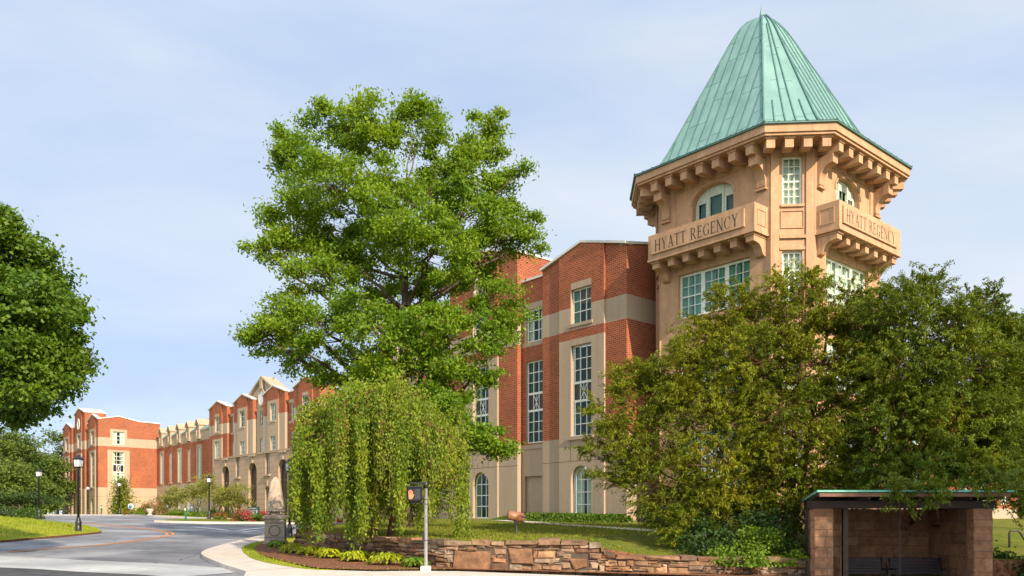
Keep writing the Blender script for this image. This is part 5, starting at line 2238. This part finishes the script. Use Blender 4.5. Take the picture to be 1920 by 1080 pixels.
def make_tree(name, label, cat, base, subs, tr, n_cl, per, leaf, mat, bark='bark', seed=1, cr=0.7, flat=0.6, stem_top=None,
              style='leaf', group=None, droop=0.0, forks=1, up=0.7, twigs=True, limb_from=0.35, spread=1.0):
    """trunk with limbs to every lobe, twigs to leaf clusters; subs = [(centre xyz, radii xyz, weight)]"""
    rs = np.random.RandomState(seed)
    base = np.array(base, float)
    root = empty(name, tuple(base))
    tag(root, label, cat, group)
    subs = [(np.array(c, float) - base, np.array(r, float), w) for c, r, w in subs]
    zmax = max(c[2] for c, r, w in subs)
    cen = np.mean([c for c, r, w in subs], axis=0)
    top = np.array(stem_top, float) - base if stem_top is not None else np.array([cen[0], cen[1], zmax])
    mb = MB()
    trunks = []
    for k in range(forks):
        off = np.array([0, 0, 0]) if forks == 1 else np.array([math.cos(k * 2.4), math.sin(k * 2.4), 0]) * tr * 1.6
        tp = top + (0 if forks == 1 else np.array([math.cos(k * 2.4), math.sin(k * 2.4), 0]) * 1.3)
        n = 12
        t = np.linspace(0, 1, n)[:, None]
        line = off * (1 - t) + tp * t
        line[:, :2] += np.cumsum(rs.normal(size=(n, 2)) * tr * 0.22, axis=0) * (t[:, :1] ** .5)
        line[0] = off - np.array([0, 0, 0.4])
        rad = tr * (1 - 0.88 * t[:, 0]) * (1 + 0.5 * np.exp(-t[:, 0] * 18))
        mb.tube(line, list(rad), bark, 9)
        trunks.append((line, rad))
    C, Dn, Ln, Wn, Nn = [], [], [], [], []
    wsum = sum(w * np.prod(r) ** 0.6 for c, r, w in subs)
    for c, r, w in subs:
        line, rad = trunks[rs.randint(len(trunks))]
        h = np.linalg.norm(c[:2] - line[-1][:2] * 0.5)
        zs = max(line[-1][2] * limb_from * 0.6, min(line[-1][2] * .92, c[2] - 0.55 * h - r[2] * 0.3))
        i = int(np.argmin(abs(line[:, 2] - zs)))
        a = line[i]
        mid = (a + c) / 2 + np.array([0, 0, -0.12 * h + 0.1 * r[2]]) + rs.normal(size=3) * 0.25
        lp = bez(a, mid, c + np.array([0, 0, r[2] * .2]), 9)
        lp[1:-1] += rs.normal(size=(7, 3)) * 0.07 * spread
        r0 = min(rad[i] * 0.6, tr * 0.42)
        lr = np.linspace(r0, max(0.012, r0 * 0.2), 9)
        mb.tube(lp, list(lr), bark, 6)
        m = max(3, int(n_cl * w * np.prod(r) ** 0.6 / wsum))
        d = rand_unit(rs, m)
        rr = 0.35 + 0.65 * rs.rand(m, 1) ** 0.5
        pc = c + d * rr * r
        pc += rs.normal(size=(m, 3)) * 0.12 * r
        for j in range(m):
            q = pc[j]
            ii = int(np.argmin(np.linalg.norm(lp[3:] - q, axis=1))) + 3
            st_ = lp[max(2, ii - 1)]
            if twigs:
                md = (st_ + q) / 2 + np.array([0, 0, -0.05]) + rs.normal(size=3) * .1
                mb.tube(bez(st_, md, q, 4), list(np.linspace(max(.012, lr[ii] * .45), 0.008, 4)), bark, 4, False)
            dirv = q - st_
            dirv = dirv / (np.linalg.norm(dirv) + 1e-6)
            k = max(6, int(per * rs.uniform(.55, 1.45)))
            s = cr * rs.uniform(.6, 1.35)
            if style == 'leaf':
                p = rs.normal(size=(k, 3)) * np.array([1, 1, flat]) * s * 0.5
                nrm = rand_unit(rs, k) * 0.9 + np.array([0, 0, up]) + p / s * 0.5
                ld = rand_unit(rs, k) + np.array([0, 0, -0.25])
                C.append(q + p); Dn.append(ld); Nn.append(nrm)
                Ln.append(leaf[0] * rs.uniform(.6, 1.35, k)); Wn.append(leaf[1] * rs.uniform(.6, 1.35, k))
            else:
                # feathery sprays: side shoots along a few arching twiglets
                nt_ = 7
                kk = max(4, k // nt_)
                for _ in range(nt_):
                    out = dirv * 0.8 + rs.normal(size=3) * 0.55
                    out[2] = out[2] * .6 + 0.12
                    out /= np.linalg.norm(out)
                    L = s * rs.uniform(.7, 1.5)
                    tt = rs.rand(kk, 1) ** 0.8
                    o0 = q + rs.normal(size=3) * s * .35
                    p = o0 + out * tt * L + np.array([0, 0, -1]) * droop * (tt * L) ** 2 + rs.normal(size=(kk, 3)) * s * .07
                    ld = out * 0.9 + rs.normal(size=(kk, 3)) * 0.6 - np.array([0, 0, .25 + droop]) * tt
                    nrm = np.array([0, 0, 1.0]) + rs.normal(size=(kk, 3)) * .5
                    C.append(p); Dn.append(ld); Nn.append(nrm)
                    Ln.append(leaf[0] * rs.uniform(.6, 1.3, kk)); Wn.append(leaf[1] * rs.uniform(.7, 1.3, kk))
    mb.build('trunk', root)
    quads_object('crown', np.concatenate(C), np.concatenate(Dn), np.concatenate(Nn), np.concatenate(Ln), np.concatenate(Wn), mat, root)
    return root


def lobes(lst, Y, dy=0.0, depth=0.9):
    """lobe list in the photo's directions at distance Y -> metres; each (x, y, rx, ry[, dY[, weight]])"""
    out = []
    for l in lst:
        px, py, rx, ry = l[:4]
        o = l[4] if len(l) > 4 else 0.0
        w = l[5] if len(l) > 5 else 1.0
        y = Y + o
        c = at(px, py, y)
        out.append((c, (rx / F * y, depth * (rx + ry) / 2 / F * y, ry / F * y), w))
    return out


# the big oak in the middle
OY = 38.0
oak = lobes([(648, 262, 78, 62, .5), (700, 235, 40, 50, -1), (785, 232, 58, 52, .5), (915, 262, 38, 44, 1), (560, 300, 55, 50, 0), (600, 345, 80, 60, -1.5), (545, 425, 62, 38, 0.5),
             (640, 430, 85, 60, 1.5), (715, 350, 80, 70, -2), (840, 330, 85, 70, 1), (760, 420, 85, 60, -3), (880, 400, 75, 70, -1), (940, 380, 40, 60, 1), (965, 440, 42, 45, 0),
             (525, 465, 50, 30, -.5), (600, 520, 70, 40, -2), (530, 590, 60, 38, -1), (500, 630, 42, 40, 0), (600, 610, 90, 50, -3), (690, 540, 60, 50, 3), (560, 660, 45, 45, 0.5),
             (700, 620, 90, 55, -3.5), (800, 560, 90, 60, 2), (840, 620, 90, 55, -2.5), (930, 560, 50, 50, -1), (960, 600, 32, 35, -.5), (650, 690, 70, 42, -1), (760, 700, 90, 50, -3),
             (850, 710, 75, 45, -2), (820, 470, 80, 55, -2.5), (890, 480, 60, 50, 1.5), (800, 770, 70, 45, -2.5), (870, 820, 60, 32, -2.5), (925, 845, 32, 22, -2.5), (740, 760, 60, 40, 1),
             (910, 700, 32, 32, -1.5), (905, 640, 45, 40, -2),
             (850, 775, 50, 38, -4), (825, 825, 42, 28, -5), (893, 825, 45, 26, -3.5), (660, 735, 50, 30, -4), (700, 480, 55, 40, 0), (620, 480, 50, 35, 0), (880, 320, 45, 40, 0),
             (772, 196, 20, 24, 0), (602, 214, 18, 22, 0), (512, 286, 26, 20, 0), (490, 462, 26, 15, 0), (1000, 420, 22, 26, 0), (478, 622, 22, 28, 0), (928, 230, 15, 18, .5), (690, 196, 20, 18, 0), (530, 255, 22, 18, .5), (975, 330, 20, 24, 0)], OY)
obx = at(752, 0, OY)[0]
make_tree('oak_tree', 'tall spreading green oak rising above the weeping tree before the brick wing', 'tree', (obx, OY, lawn_z(obx, OY)), oak, 0.42, 900, 175,
          (0.185, 0.095), 'oak_leaf', seed=3, cr=0.52, stem_top=at(760, 350, OY), limb_from=.45)

# maple hanging in from the left edge
MY = 26.0
map_ = lobes([(-70, 500, 130, 120, 1), (20, 490, 70, 75, 0), (0, 430, 40, 40, 0), (70, 530, 50, 60, 1), (60, 590, 80, 70, -2), (100, 610, 60, 55, 0), (135, 645, 38, 38, 0), (90, 685, 64, 50, -1.5),
              (148, 690, 24, 22, 0), (105, 722, 34, 26, 0), (75, 745, 36, 28, -1), (20, 700, 80, 60, -2.5), (-60, 650, 120, 90, -1), (-10, 765, 50, 28, -1), (30, 782, 26, 18, -.5), (-90, 760, 90, 50, 1),
              (-20, 600, 90, 80, 2), (-160, 600, 110, 120, 0), (-130, 440, 90, 70, 0)], MY)
mbx = at(-130, 0, MY)[0]
make_tree('maple_tree', 'dark green maple crown hanging in over the left lawn', 'tree', (mbx, MY, left_lawn_z(mbx, MY)), map_, 0.34, 640, 190, (0.135, 0.12), 'maple_leaf',
          seed=8, cr=0.5, flat=.5, stem_top=at(-140, 440, MY), limb_from=.8, up=1.0)

# feathery yews on the right
YY = 30.0
yew1 = lobes([(1500, 540, 42, 42, .5), (1460, 590, 70, 50, 0), (1540, 590, 55, 50, -.5), (1385, 590, 55, 50, 0), (1340, 645, 60, 45, .5), (1290, 690, 62, 45, -.5), (1420, 680, 90, 65, -1.5), (1530, 690, 85, 70, -1),
              (1600, 620, 50, 65, 0), (1195, 705, 42, 26, 0), (1165, 738, 30, 22, -.3), (1235, 745, 60, 40, 0), (1340, 760, 90, 55, -1), (1470, 780, 95, 65, -2), (1590, 760, 75, 75, -1), (1192, 815, 46, 32, -.5),
              (1150, 830, 30, 20, -.5), (1240, 850, 70, 42, -1), (1360, 860, 95, 55, -2), (1500, 880, 95, 60, -2), (1610, 870, 65, 60, -1), (1175, 885, 30, 26, -1), (1132, 895, 16, 10, -1, .5), (1220, 920, 42, 38, -1.5),
              (1330, 945, 85, 42, -1.5), (1450, 950, 90, 45, -1.5), (1290, 985, 45, 24, -2.5), (1640, 700, 40, 60, 0), (1635, 600, 42, 45, 0), (1605, 550, 30, 26, 0), (1140, 806, 24, 13, -.5), (1118, 846, 20, 10, -.5), (1128, 760, 22, 12, -.3), (1400, 720, 100, 80, 2, .6), (1520, 820, 100, 90, 2, .6)], YY)
yb = at(1480, 0, YY)[0]
make_tree('yew_tree', 'wide feathery olive green yew in front of the tower', 'tree', (yb, YY + .6, lawn_z(yb, YY)), yew1, 0.16, 1150, 340, (0.135, 0.034), 'yew_leaf', 'red_bark', seed=12, cr=0.5,
          stem_top=at(1490, 560, YY), style='spray', droop=0.35, forks=3, limb_from=.12)
Y2 = 27.6
yew2 = lobes([(1730, 555, 45, 36, .5), (1675, 610, 50, 60, 0), (1760, 620, 70, 60, -.5), (1830, 590, 55, 45, 0), (1870, 625, 45, 40, .5), (1700, 700, 70, 70, -1), (1800, 700, 85, 70, -1), (1880, 720, 60, 70, 0),
              (1690, 790, 75, 60, -1.5), (1790, 800, 90, 70, -1.5), (1880, 820, 70, 60, -1), (1720, 870, 80, 42, -2), (1830, 880, 80, 40, -2), (1910, 880, 45, 45, -1.5), (1660, 880, 50, 40, -1.5),
              (1720, 918, 30, 20, -4.8, .6), (1770, 910, 36, 20, -4.9, .6), (1680, 922, 22, 13, -4.9, .5), (1850, 900, 45, 30, -4.6, .6), (1905, 930, 30, 36, -4), (1780, 760, 90, 90, 2, .6)], Y2)
yb2 = at(1735, 0, Y2)[0]
make_tree('yew_tree', 'yew with shade tinted into its leaves, overhanging the bus shelter roof', 'tree', (yb2, Y2, lawn_z(yb2, Y2)), yew2, 0.17, 720, 330, (0.135, 0.038), 'shaded_yew_leaf', 'red_bark', seed=23, cr=0.5,
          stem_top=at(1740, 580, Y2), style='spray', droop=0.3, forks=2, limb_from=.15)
Y3 = 36.0
shade = lobes([(1925, 640, 50, 60, 0), (1985, 620, 80, 70, 0), (1950, 740, 80, 70, -1), (2060, 700, 90, 90, 0), (1990, 830, 90, 60, 0), (1930, 850, 60, 50, 0)], Y3)
make_tree('maple_tree', 'broad leaved dark tree at the right edge behind the yews', 'tree', (at(1990, 0, Y3)[0], Y3, lawn_z(20, Y3)), shade, 0.2, 150, 120, (0.2, 0.17), 'maple_leaf', seed=31, cr=0.6)
# unseen tree added out of view, its crown shaped to shade the shelter
cx_, cy_ = 20.0, 11.4
sub = [(np.array((cx_ + a, cy_ + b, c)), np.array((1.9, 1.9, 1.5)), 1.0) for a, b, c in
       ((0, 0, 9.5), (-1.6, 0.5, 8.0), (1.5, -.6, 8.0), (0, 1.5, 6.8), (-1.9, -.8, 6.2), (1.6, 1.2, 6.2), (0, -1.6, 7), (-.6, .6, 4.9), (1, -.4, 5), (-2.3, 1.6, 5.4), (2.6, .4, 7.2), (0, 0, 11), (-1.0, .4, 10.4))]
make_tree('shading_tree', 'rounded tree out of view, added to shade the bus shelter', 'tree', (cx_, cy_, road_z(cx_, cy_)), sub, 0.18, 520, 150, (0.24, 0.2), 'maple_leaf', seed=41, cr=0.75)

# ------------------------------------------------------------------ weeping tree
WY = 29.5
wb = at(700, 0, WY)[0]
wz = lawn_z(wb, WY)
we = empty('weeping_tree', (wb, WY, wz))
tag(we, 'weeping tree with leafy strands hanging over the stone wall', 'tree')
rs = np.random.RandomState(77)
mb = MB()
o0 = np.array((wb, WY, wz))
for k, (dx, dy) in enumerate(((0, 0), (.5, .2))):
    ln_ = np.array([[dx, dy, -.4], [dx * 1.3 + .05, dy, .8], [dx * 1.4 - .05, dy + .05, 2.0], [dx * .9, dy, 3.3], [dx * .5, dy, 4.3]])
    mb.tube(ln_, [.15, .11, .10, .08, .05], 'red_bark', 8)
C, Dn, Nn, Ln, Wn = [], [], [], [], []
# dome silhouette: photo column -> height of the top of the foliage there
TOPS = [(528, 830), (545, 790), (575, 742), (605, 748), (640, 745), (680, 735), (720, 732), (760, 742), (800, 748), (835, 765), (862, 800), (880, 850)]
BOTS = [(528, 1000), (545, 1020), (580, 1025), (612, 995), (640, 985), (655, 1020), (680, 1022), (705, 985), (725, 1000), (745, 998), (765, 1004), (790, 1002), (808, 985), (830, 925), (855, 900), (880, 872)]
ix = lambda L, x: float(np.interp(x, [a for a, b in L], [b for a, b in L]))
BUNCH = []
for i in range(70):
    u_ = (i + rs.rand()) / 48 if i < 48 else rs.rand() ** .8
    BUNCH.append((548 + 324 * u_, rs.uniform(-1, .3) if i < 48 else rs.uniform(-1, 1), rs.rand()))
BTOP = rs.normal(size=70) * 20
for i in range(640):
    bpx, bdy, bl = BUNCH[i % 70]
    fpx = min(874, max(545, bpx + rs.normal() * 5.5))
    dyy = max(-1, min(1, bdy + rs.normal() * .08))
    edge = abs((fpx - 703) / 178)
    Yd = WY + dyy * 3.3 * math.sqrt(max(.06, 1 - edge ** 2))
    x = (fpx - 960) / F * Yd
    lift_ = 0.55 * math.sin(bpx * .19) * 14
    tp = ix(TOPS, fpx) + lift_ * .8 + BTOP[i % 70] + rs.uniform(0, 60) + 60 * dyy ** 2 + (rs.uniform(0, 120) if i % 5 == 0 else 0)
    bt = ix(BOTS, fpx) + rs.uniform(-70, 6) - (110 * (bl - .4) if bl > .5 else 0)
    if i % 4 == 3:
        bt = tp + rs.uniform(50, 150)
    zt = 1.7 + (972 - tp) / F * WY - wz
    zb = 1.7 + (972 - bt) / F * WY - wz
    if Yd > 28.8:
        zb = max(zb, 0.25 + .4 * bl)
    zb = min(zb, zt - .5)
    st_ = np.array([x - wb, Yd - WY, zt])
    hub = np.array([rs.normal() * .3, rs.normal() * .2, min(zt + .1, 3.9 + rs.rand())])
    q = bez(hub, (hub + st_) / 2 + np.array([0, 0, .8]), st_, 6)
    if i % 3 == 0:
        mb.tube(q, list(np.linspace(.03, .012, 6)), 'red_bark', 4, False)
    n = 7
    t = np.linspace(0, 1, n)[:, None]
    sway = np.cumsum(rs.normal(size=(n, 2)) * .03, axis=0)
    ln_ = st_ * (1 - t) + np.array([st_[0], st_[1], zb]) * t
    ln_[:, :2] += sway
    if i % 2 == 0:
        mb.tube(ln_, list(np.linspace(.012, .005, n)), 'red_bark', 3, False)
    L = zt - zb
    k = int(max(20, L * 64 * rs.uniform(.6, 1.3)))
    tt = rs.rand(k)
    p = np.stack([np.interp(tt, t[:, 0], ln_[:, a_]) for a_ in range(3)], 1)
    rad = 0.06 + 0.04 * rs.rand(k, 1)
    p += rs.normal(size=(k, 3)) * np.array([1, 1, .5]) * rad
    C.append(p); Dn.append(rs.normal(size=(k, 3)) * .5 + np.array([0, 0, -1.0]))
    Nn.append(rs.normal(size=(k, 3)) + np.array([0, -.4, .35])); Ln.append(0.12 * rs.uniform(.6, 1.3, k)); Wn.append(0.06 * rs.uniform(.7, 1.3, k))
    if zt > 2.5:
        k = 30
        tt = .5 + .5 * rs.rand(k)
        p = np.stack([np.interp(tt, np.linspace(0, 1, 6), q[:, a_]) for a_ in range(3)], 1) + rs.normal(size=(k, 3)) * .13
        C.append(p); Dn.append(rs.normal(size=(k, 3)) * .6 + np.array([0, 0, -.7])); Nn.append(rs.normal(size=(k, 3)) + np.array([0, 0, .6]))
        Ln.append(0.125 * rs.uniform(.6, 1.3, k)); Wn.append(0.06 * rs.uniform(.7, 1.3, k))
mb.build('trunk', we)
quads_object('crown', np.concatenate(C), np.concatenate(Dn), np.concatenate(Nn), np.concatenate(Ln), np.concatenate(Wn), 'weeping_leaf', we)


# ------------------------------------------------------------------ shrubs
def shrub(name, label, cat, base, r, k, leaf, mat, seed, group=None, flowers=None, stem=True, shape='dome', clumps=None):
    """low plant: leaf clumps spread over an uneven dome, a few woody stems below"""
    rs = np.random.RandomState(seed)
    root = empty(name, tuple(base))
    tag(root, label, cat, group)
    nc = clumps or max(8, int(14 * (r[0] * r[1] * r[2]) ** .4))
    d = rand_unit(rs, nc)
    d[:, 2] = abs(d[:, 2])
    cc = d * (0.35 + .6 * rs.rand(nc, 1) ** .5) * np.array(r)
    if shape == 'cone':
        t = rs.rand(nc) ** 1.3
        a = rs.rand(nc) * 6.283
        rad = (1 - t) * rs.uniform(.55, 1.0, nc)
        cc = np.stack([np.cos(a) * rad * r[0], np.sin(a) * rad * r[1], t * r[2]], 1)
    mean = (r[0] * r[1] * r[2]) ** (1 / 3)
    which = rs.randint(nc, size=k)
    sc = rs.uniform(.6, 1.3, nc)[which][:, None]
    p = cc[which] + rs.normal(size=(k, 3)) * mean * .2 * sc * np.array([1, 1, .75])
    p[:, 2] = np.maximum(p[:, 2], .02)
    nrm = rand_unit(rs, k) * .8 + p / np.array(r) * .6 + np.array([0, 0, .6])
    ld = rand_unit(rs, k) + p / np.array(r) * .4
    if stem:
        mb = MB()
        for j in range(min(nc, 9)):
            mb.tube(bez(np.array([rs.normal() * .04, rs.normal() * .04, -.1]), cc[j] * np.array([.3, .3, .7]), cc[j], 5), [.02, .017, .014, .01, .006], 'bark', 5, False)
        mb.build('stem', root)
    quads_object('foliage', p, ld, nrm, leaf[0] * rs.uniform(.6, 1.3, k), leaf[1] * rs.uniform(.6, 1.3, k), mat, root)
    if flowers:
        k2, fm, fs = flowers
        w2 = rs.randint(nc, size=k2)
        p2 = cc[w2] * 1.08 + rs.normal(size=(k2, 3)) * mean * .16
        p2[:, 2] = np.maximum(p2[:, 2], .05)
        quads_object('flowers', p2, rand_unit(rs, k2), rand_unit(rs, k2) + p2 / np.array(r), np.full(k2, fs), np.full(k2, fs), fm, root)
    return root


def hosta(base, r, seed, label, mat='hosta_leaf'):
    """rosette clump: long arching leaves from a crown"""
    rs = np.random.RandomState(seed)
    root = empty('hosta', tuple(base))
    tag(root, label, 'plant', 'bright leaved plants along the foot of the stone wall')
    k = 420
    a = rs.rand(k) * 6.283
    f = rs.rand(k) ** .6
    el = (1 - f) * 1.2 + rs.normal(size=k) * .15
    d = np.stack([np.cos(a) * np.cos(el), np.sin(a) * np.cos(el), np.sin(el)], 1)
    p = d * (f * .9 + .1)[:, None] * np.array([r, r, r * .95])
    p[:, 2] += .05 + .18 * r
    out = np.stack([np.cos(a), np.sin(a), -.35 - .5 * f + rs.normal(size=k) * .25], 1)
    nrm = np.stack([np.cos(a) * .5, np.sin(a) * .5, np.ones(k)], 1) + rs.normal(size=(k, 3)) * .3
    quads_object('foliage', p, out, nrm, .17 * rs.uniform(.7, 1.3, k), .085 * rs.uniform(.7, 1.3, k), mat, root, bend=.12)
    mb = MB()
    for j in range(8):
        mb.tube([(0, 0, -.05), tuple(p[j] * .5), tuple(p[j])], [.012, .009, .005], 'dark_leaf', 4, False)
    mb.build('stem', root)
    return root


HOST = [((520, 1032), .36, 'leafy green clump at the foot of the stone obelisk', 'shrub_leaf'), ((548, 1042), .40, 'yellow green clump second from the obelisk', 'hosta_leaf'),
        ((580, 1047), .42, 'yellow green clump below the left strands of the weeping tree', 'hosta_leaf'), ((618, 1053), .44, 'yellow green clump on mulch where the wall begins to show', 'hosta_leaf'),
        ((666, 1060), .46, 'yellow green clump below the longest hanging strands', 'hosta_leaf'), ((725, 1067), .50, 'largest yellow green clump left of the small dark clump', 'hosta_leaf'),
        ((780, 1071), .38, 'darker green clump right beside the pedestrian signal post', 'shrub_leaf')]
for i, ((px, py), r, lab, mt) in enumerate(HOST):
    x, y = gp(px, py + 3)
    hosta((x, y, road_z(x, y) + .14), r * 1.12, 60 + i, lab, mt)

# bush spilling over the right end of the wall
bx_, by_ = at(1432, 0, 24.6)[0], 24.75
shrub('shrub', 'bright green bush spilling over the wall left of the shelter', 'bush', (bx_, by_, .30), (1.5, .8, 1.0), 6200, (.11, .075), 'shrub_leaf', 5)
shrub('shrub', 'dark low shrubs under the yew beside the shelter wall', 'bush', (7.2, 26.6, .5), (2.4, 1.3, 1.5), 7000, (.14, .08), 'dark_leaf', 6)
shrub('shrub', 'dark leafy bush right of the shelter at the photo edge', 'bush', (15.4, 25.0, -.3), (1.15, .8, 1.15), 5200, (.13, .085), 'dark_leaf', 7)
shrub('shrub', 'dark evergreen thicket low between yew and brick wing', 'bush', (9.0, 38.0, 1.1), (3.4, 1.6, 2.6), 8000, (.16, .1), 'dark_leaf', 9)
# ground cover at the foot of the brick bay
rs = np.random.RandomState(4)
k = 9000
ga = hloc(-9.0, -1.0)
t = rs.rand(k)
u = -9.4 + 10.2 * t
v = -1.0 + rs.normal(size=k) * .42
hgt = np.maximum(.03, .42 * np.exp(-((v + 1.0) / .75) ** 2) * np.minimum(1, (t + .12) * 3) * rs.uniform(.3, 1.15, k))
P3 = np.array([[*hloc(a, b), 0] for a, b in zip(u, v)])
P3[:, 2] = np.array([lawn_z(a, b) for a, b in P3[:, :2]]) + hgt
gc = quads_object('ground_cover', P3, rand_unit(rs, k), rand_unit(rs, k) + np.array([0, 0, 1.0]), .16 * rs.uniform(.6, 1.3, k), .11 * rs.uniform(.6, 1.3, k), 'cover_leaf')
tag(gc, 'green leafy ground cover along the foot of the brick bay', 'ground cover', kind='stuff')

# planting in front of the far wing and the arched entrance


def far_xy(px, Y, off=.15):
    x = (px - 960) / F * Y
    return (x, Y, road_z(x, Y) + off)


shrub('conifer', 'dark conical evergreen against the sunlit far gable wall', 'tree', far_xy(228, 107), (1.6, 1.6, 4.6), 4200, (.28, .14), 'yew_leaf', 90, shape='cone', clumps=130)
SMALL = [(322, 98, 3.4, 1.35, 'thin leafy small tree right of the white planter', 'birch_leaf'), (366, 93, 4.6, 1.75, 'round small tree with pale trunk before the dormer section', 'birch_leaf'),
         (404, 88, 4.4, 1.7, 'small pale green tree just right of the island lamp post', 'birch_leaf'), (441, 86, 3.7, 1.75, 'yellow green small tree left of the green sign', 'birch_leaf')]
for i, (px, Y, h, r, lab, mt) in enumerate(SMALL):
    b = np.array(far_xy(px, Y))
    rs = np.random.RandomState(300 + i)
    sb = [(b + np.array([rs.normal() * r * .4, rs.normal() * r * .4, h * f]), np.array([r * .65, r * .65, h * .17]), 1.0) for f in (.4, .5, .6, .72, .85, .65, .5)]
    make_tree('small_tree', lab, 'tree', b, sb, .07, 60, 42, (.20, .12), mt, 'light_bark' if False else 'bark', seed=310 + i, cr=.6, group='young trees along the entrance front', forks=2)
FLOW = [(452, 76, 1.5, .95, 'pink flowering shrub left of the green sign', 'flower'), (497, 78, 1.3, 1.0, 'pink flowering shrub between green sign and obelisk', 'flower'),
        (474, 76.5, 1.0, .7, 'low green shrub under the green sign', None), (410, 80, .9, .55, 'low dark red shrub right of the island lamp post', 'red_leaf'),
        (248, 100.5, .9, .5, 'low red leaved shrub below the round sign', 'red_leaf'), (290, 96, 1.6, 2.0, 'red leaved bush behind the white planter', 'red_leaf')]
for i, (px, Y, r, h, lab, fl_) in enumerate(FLOW):
    shrub('flowering_shrub' if fl_ else 'shrub', lab, 'bush', far_xy(px, Y), (r, r * .7, h), 1500, (.16, .1), 'cover_leaf', 400 + i, flowers=(900, fl_, .12) if fl_ else None)
for i, (px, Y, r, h, lab) in enumerate(((268, 100, 1.1, .8, 'small round green shrub against the sunlit gable wall'), (338, 95, 1.9, .7, 'low yellow green shrub under the thin leafy tree'),
                                         (385, 90, 1.9, .8, 'low yellow green shrub left of the island lamp post'), (425, 88, 1.6, .8, 'low green shrub between two pale small trees'),
                                         (20, 66, 2.3, 1.1, 'low dark hedge bush on the far left lawn'))):
    shrub('shrub', lab, 'bush', far_xy(px, Y) if px > 100 else (at(px, 0, Y)[0], Y, left_lawn_z(at(px, 0, Y)[0], Y) - .1), (r, r * .7, h), 1600, (.17, .11), 'shrub_leaf' if px > 100 else 'dark_leaf', 420 + i)
shrub('shrub', 'rounded dark green bush at the foot of the far left lamp', 'bush', (at(58, 0, 73)[0], 73, left_lawn_z(at(58, 0, 73)[0], 73) - .2), (1.3, 1.0, 1.1), 2200, (.16, .1), 'cover_leaf', 440)
b = np.array((at(38, 0, 75)[0], 75, left_lawn_z(at(38, 0, 75)[0], 75)))
sb = [(b + np.array([dx, dy, z]), np.array([1.4, 1.2, .5]), 1.0) for dx, dy, z in ((-1.4, 0, 1.5), (1.2, .3, 1.6), (0, -.5, 1.9), (-.4, .6, 1.6), (2.2, 0, 1.4), (-2.4, .3, 1.3))]
make_tree('spreading_tree', 'low flat topped dark tree on the far left lawn', 'tree', b, sb, .1, 70, 60, (.2, .12), 'dark_leaf', seed=510, cr=.6, flat=.4)

# trees closing the view on the left
BG = [(-40, 120, 118, 13.5, 6.5, 'tall dark tree at the left edge behind the shrubs'), (18, 128, 0, 13.0, 5.5, 'full green tree behind the far left lamp post'),
      (52, 138, 0, 12.0, 5.0, 'yellowish tree crown left of the tallest background tree'), (84, 135, 0, 10.0, 4.2, 'lower green tree right behind the far left lamp'),
      (108, 158, 0, 16.5, 5.2, 'loose tall tree beside the far wing'), (120, 150, 0, 9.5, 4.0, 'dark tree touching the shaded corner of the far wing'), (-110, 110, 0, 14, 7, 'broad dark tree beyond the left edge'),
      (60, 120, 0, 6.0, 3.6, 'low bushy tree behind the rounded dark bush'), (0, 112, 0, 8.0, 4.2, 'mid height tree above the flat topped tree')]
for i, (px, Y, _, h, r, lab) in enumerate(BG):
    rs = np.random.RandomState(600 + i)
    x = (px - 960) / F * Y
    b = np.array((x, Y, 1.7))
    sb = []
    for j in range(11):
        a = rs.rand() * 6.283
        f = rs.uniform(.22, .9)
        rr = r * .62 * math.sqrt(max(.08, 1 - (2 * f - 1) ** 2)) * rs.uniform(.4, 1.1)
        sb.append((b + np.array([math.cos(a) * rr, math.sin(a) * rr, h * f]), np.array([r * .42, r * .42, h * .13]), 1.0))
    make_tree('background_tree', lab, 'tree', b, sb, .25, 150, 60, (.42, .30), 'far_leaf', seed=620 + i, cr=1.25, flat=.6, group='trees beyond the left lawn')

# ------------------------------------------------------------------ mown grass blades, so that lawns have a pile and soft edges


def grass(poly, zf, n, h, mat, label, seed):
    rs = np.random.RandomState(seed)
    P_ = np.array(poly)
    lo, hi = P_.min(0), P_.max(0)
    q = lo + (hi - lo) * rs.rand(n * 4, 2)
    ins = np.zeros(len(q), bool)
    for (x0, y0), (x1, y1) in zip(P_, np.roll(P_, -1, 0)):
        c = ((y0 > q[:, 1]) != (y1 > q[:, 1])) & (q[:, 0] < (x1 - x0) * (q[:, 1] - y0) / (y1 - y0 + 1e-12) + x0)
        ins ^= c
    q = q[ins][:n]
    k = len(q)
    hh = h * rs.uniform(.5, 1.4, k)
    z = np.array([zf(a, b) for a, b in q])
    C = np.column_stack([q, z + hh * .4])
    d = np.column_stack([rs.normal(size=(k, 2)) * .45, np.ones(k)])
    o = quads_object('grass', C, d, rs.normal(size=(k, 3)), hh, hh * .28, mat)
    tag(o, label, 'grass', kind='stuff')


grass(WALL[2:][::-1] + [(2.5, 30), (12, 34), (12, 44), (3, 45), (-6, 45), (-9, 42)], lawn_z, 42000, .075, 'lawn_blade', 'short mown grass on the raised lawn behind the stone wall', 71)
grass([p for p in inner] + [(-1.6, 24.2)] + [(p[0], p[1]) for p in ginner[::-1]], lambda x, y: road_z(x, y) + .145, 9000, .08, 'bright_blade', 'short green grass along the curved pavement edge', 72)
grass(LL[4:-4] + [(-45, 75), (-48, 50), (-40, 36)], left_lawn_z, 26000, .11, 'bright_blade', 'short sunlit grass on the left lawn mound', 73)
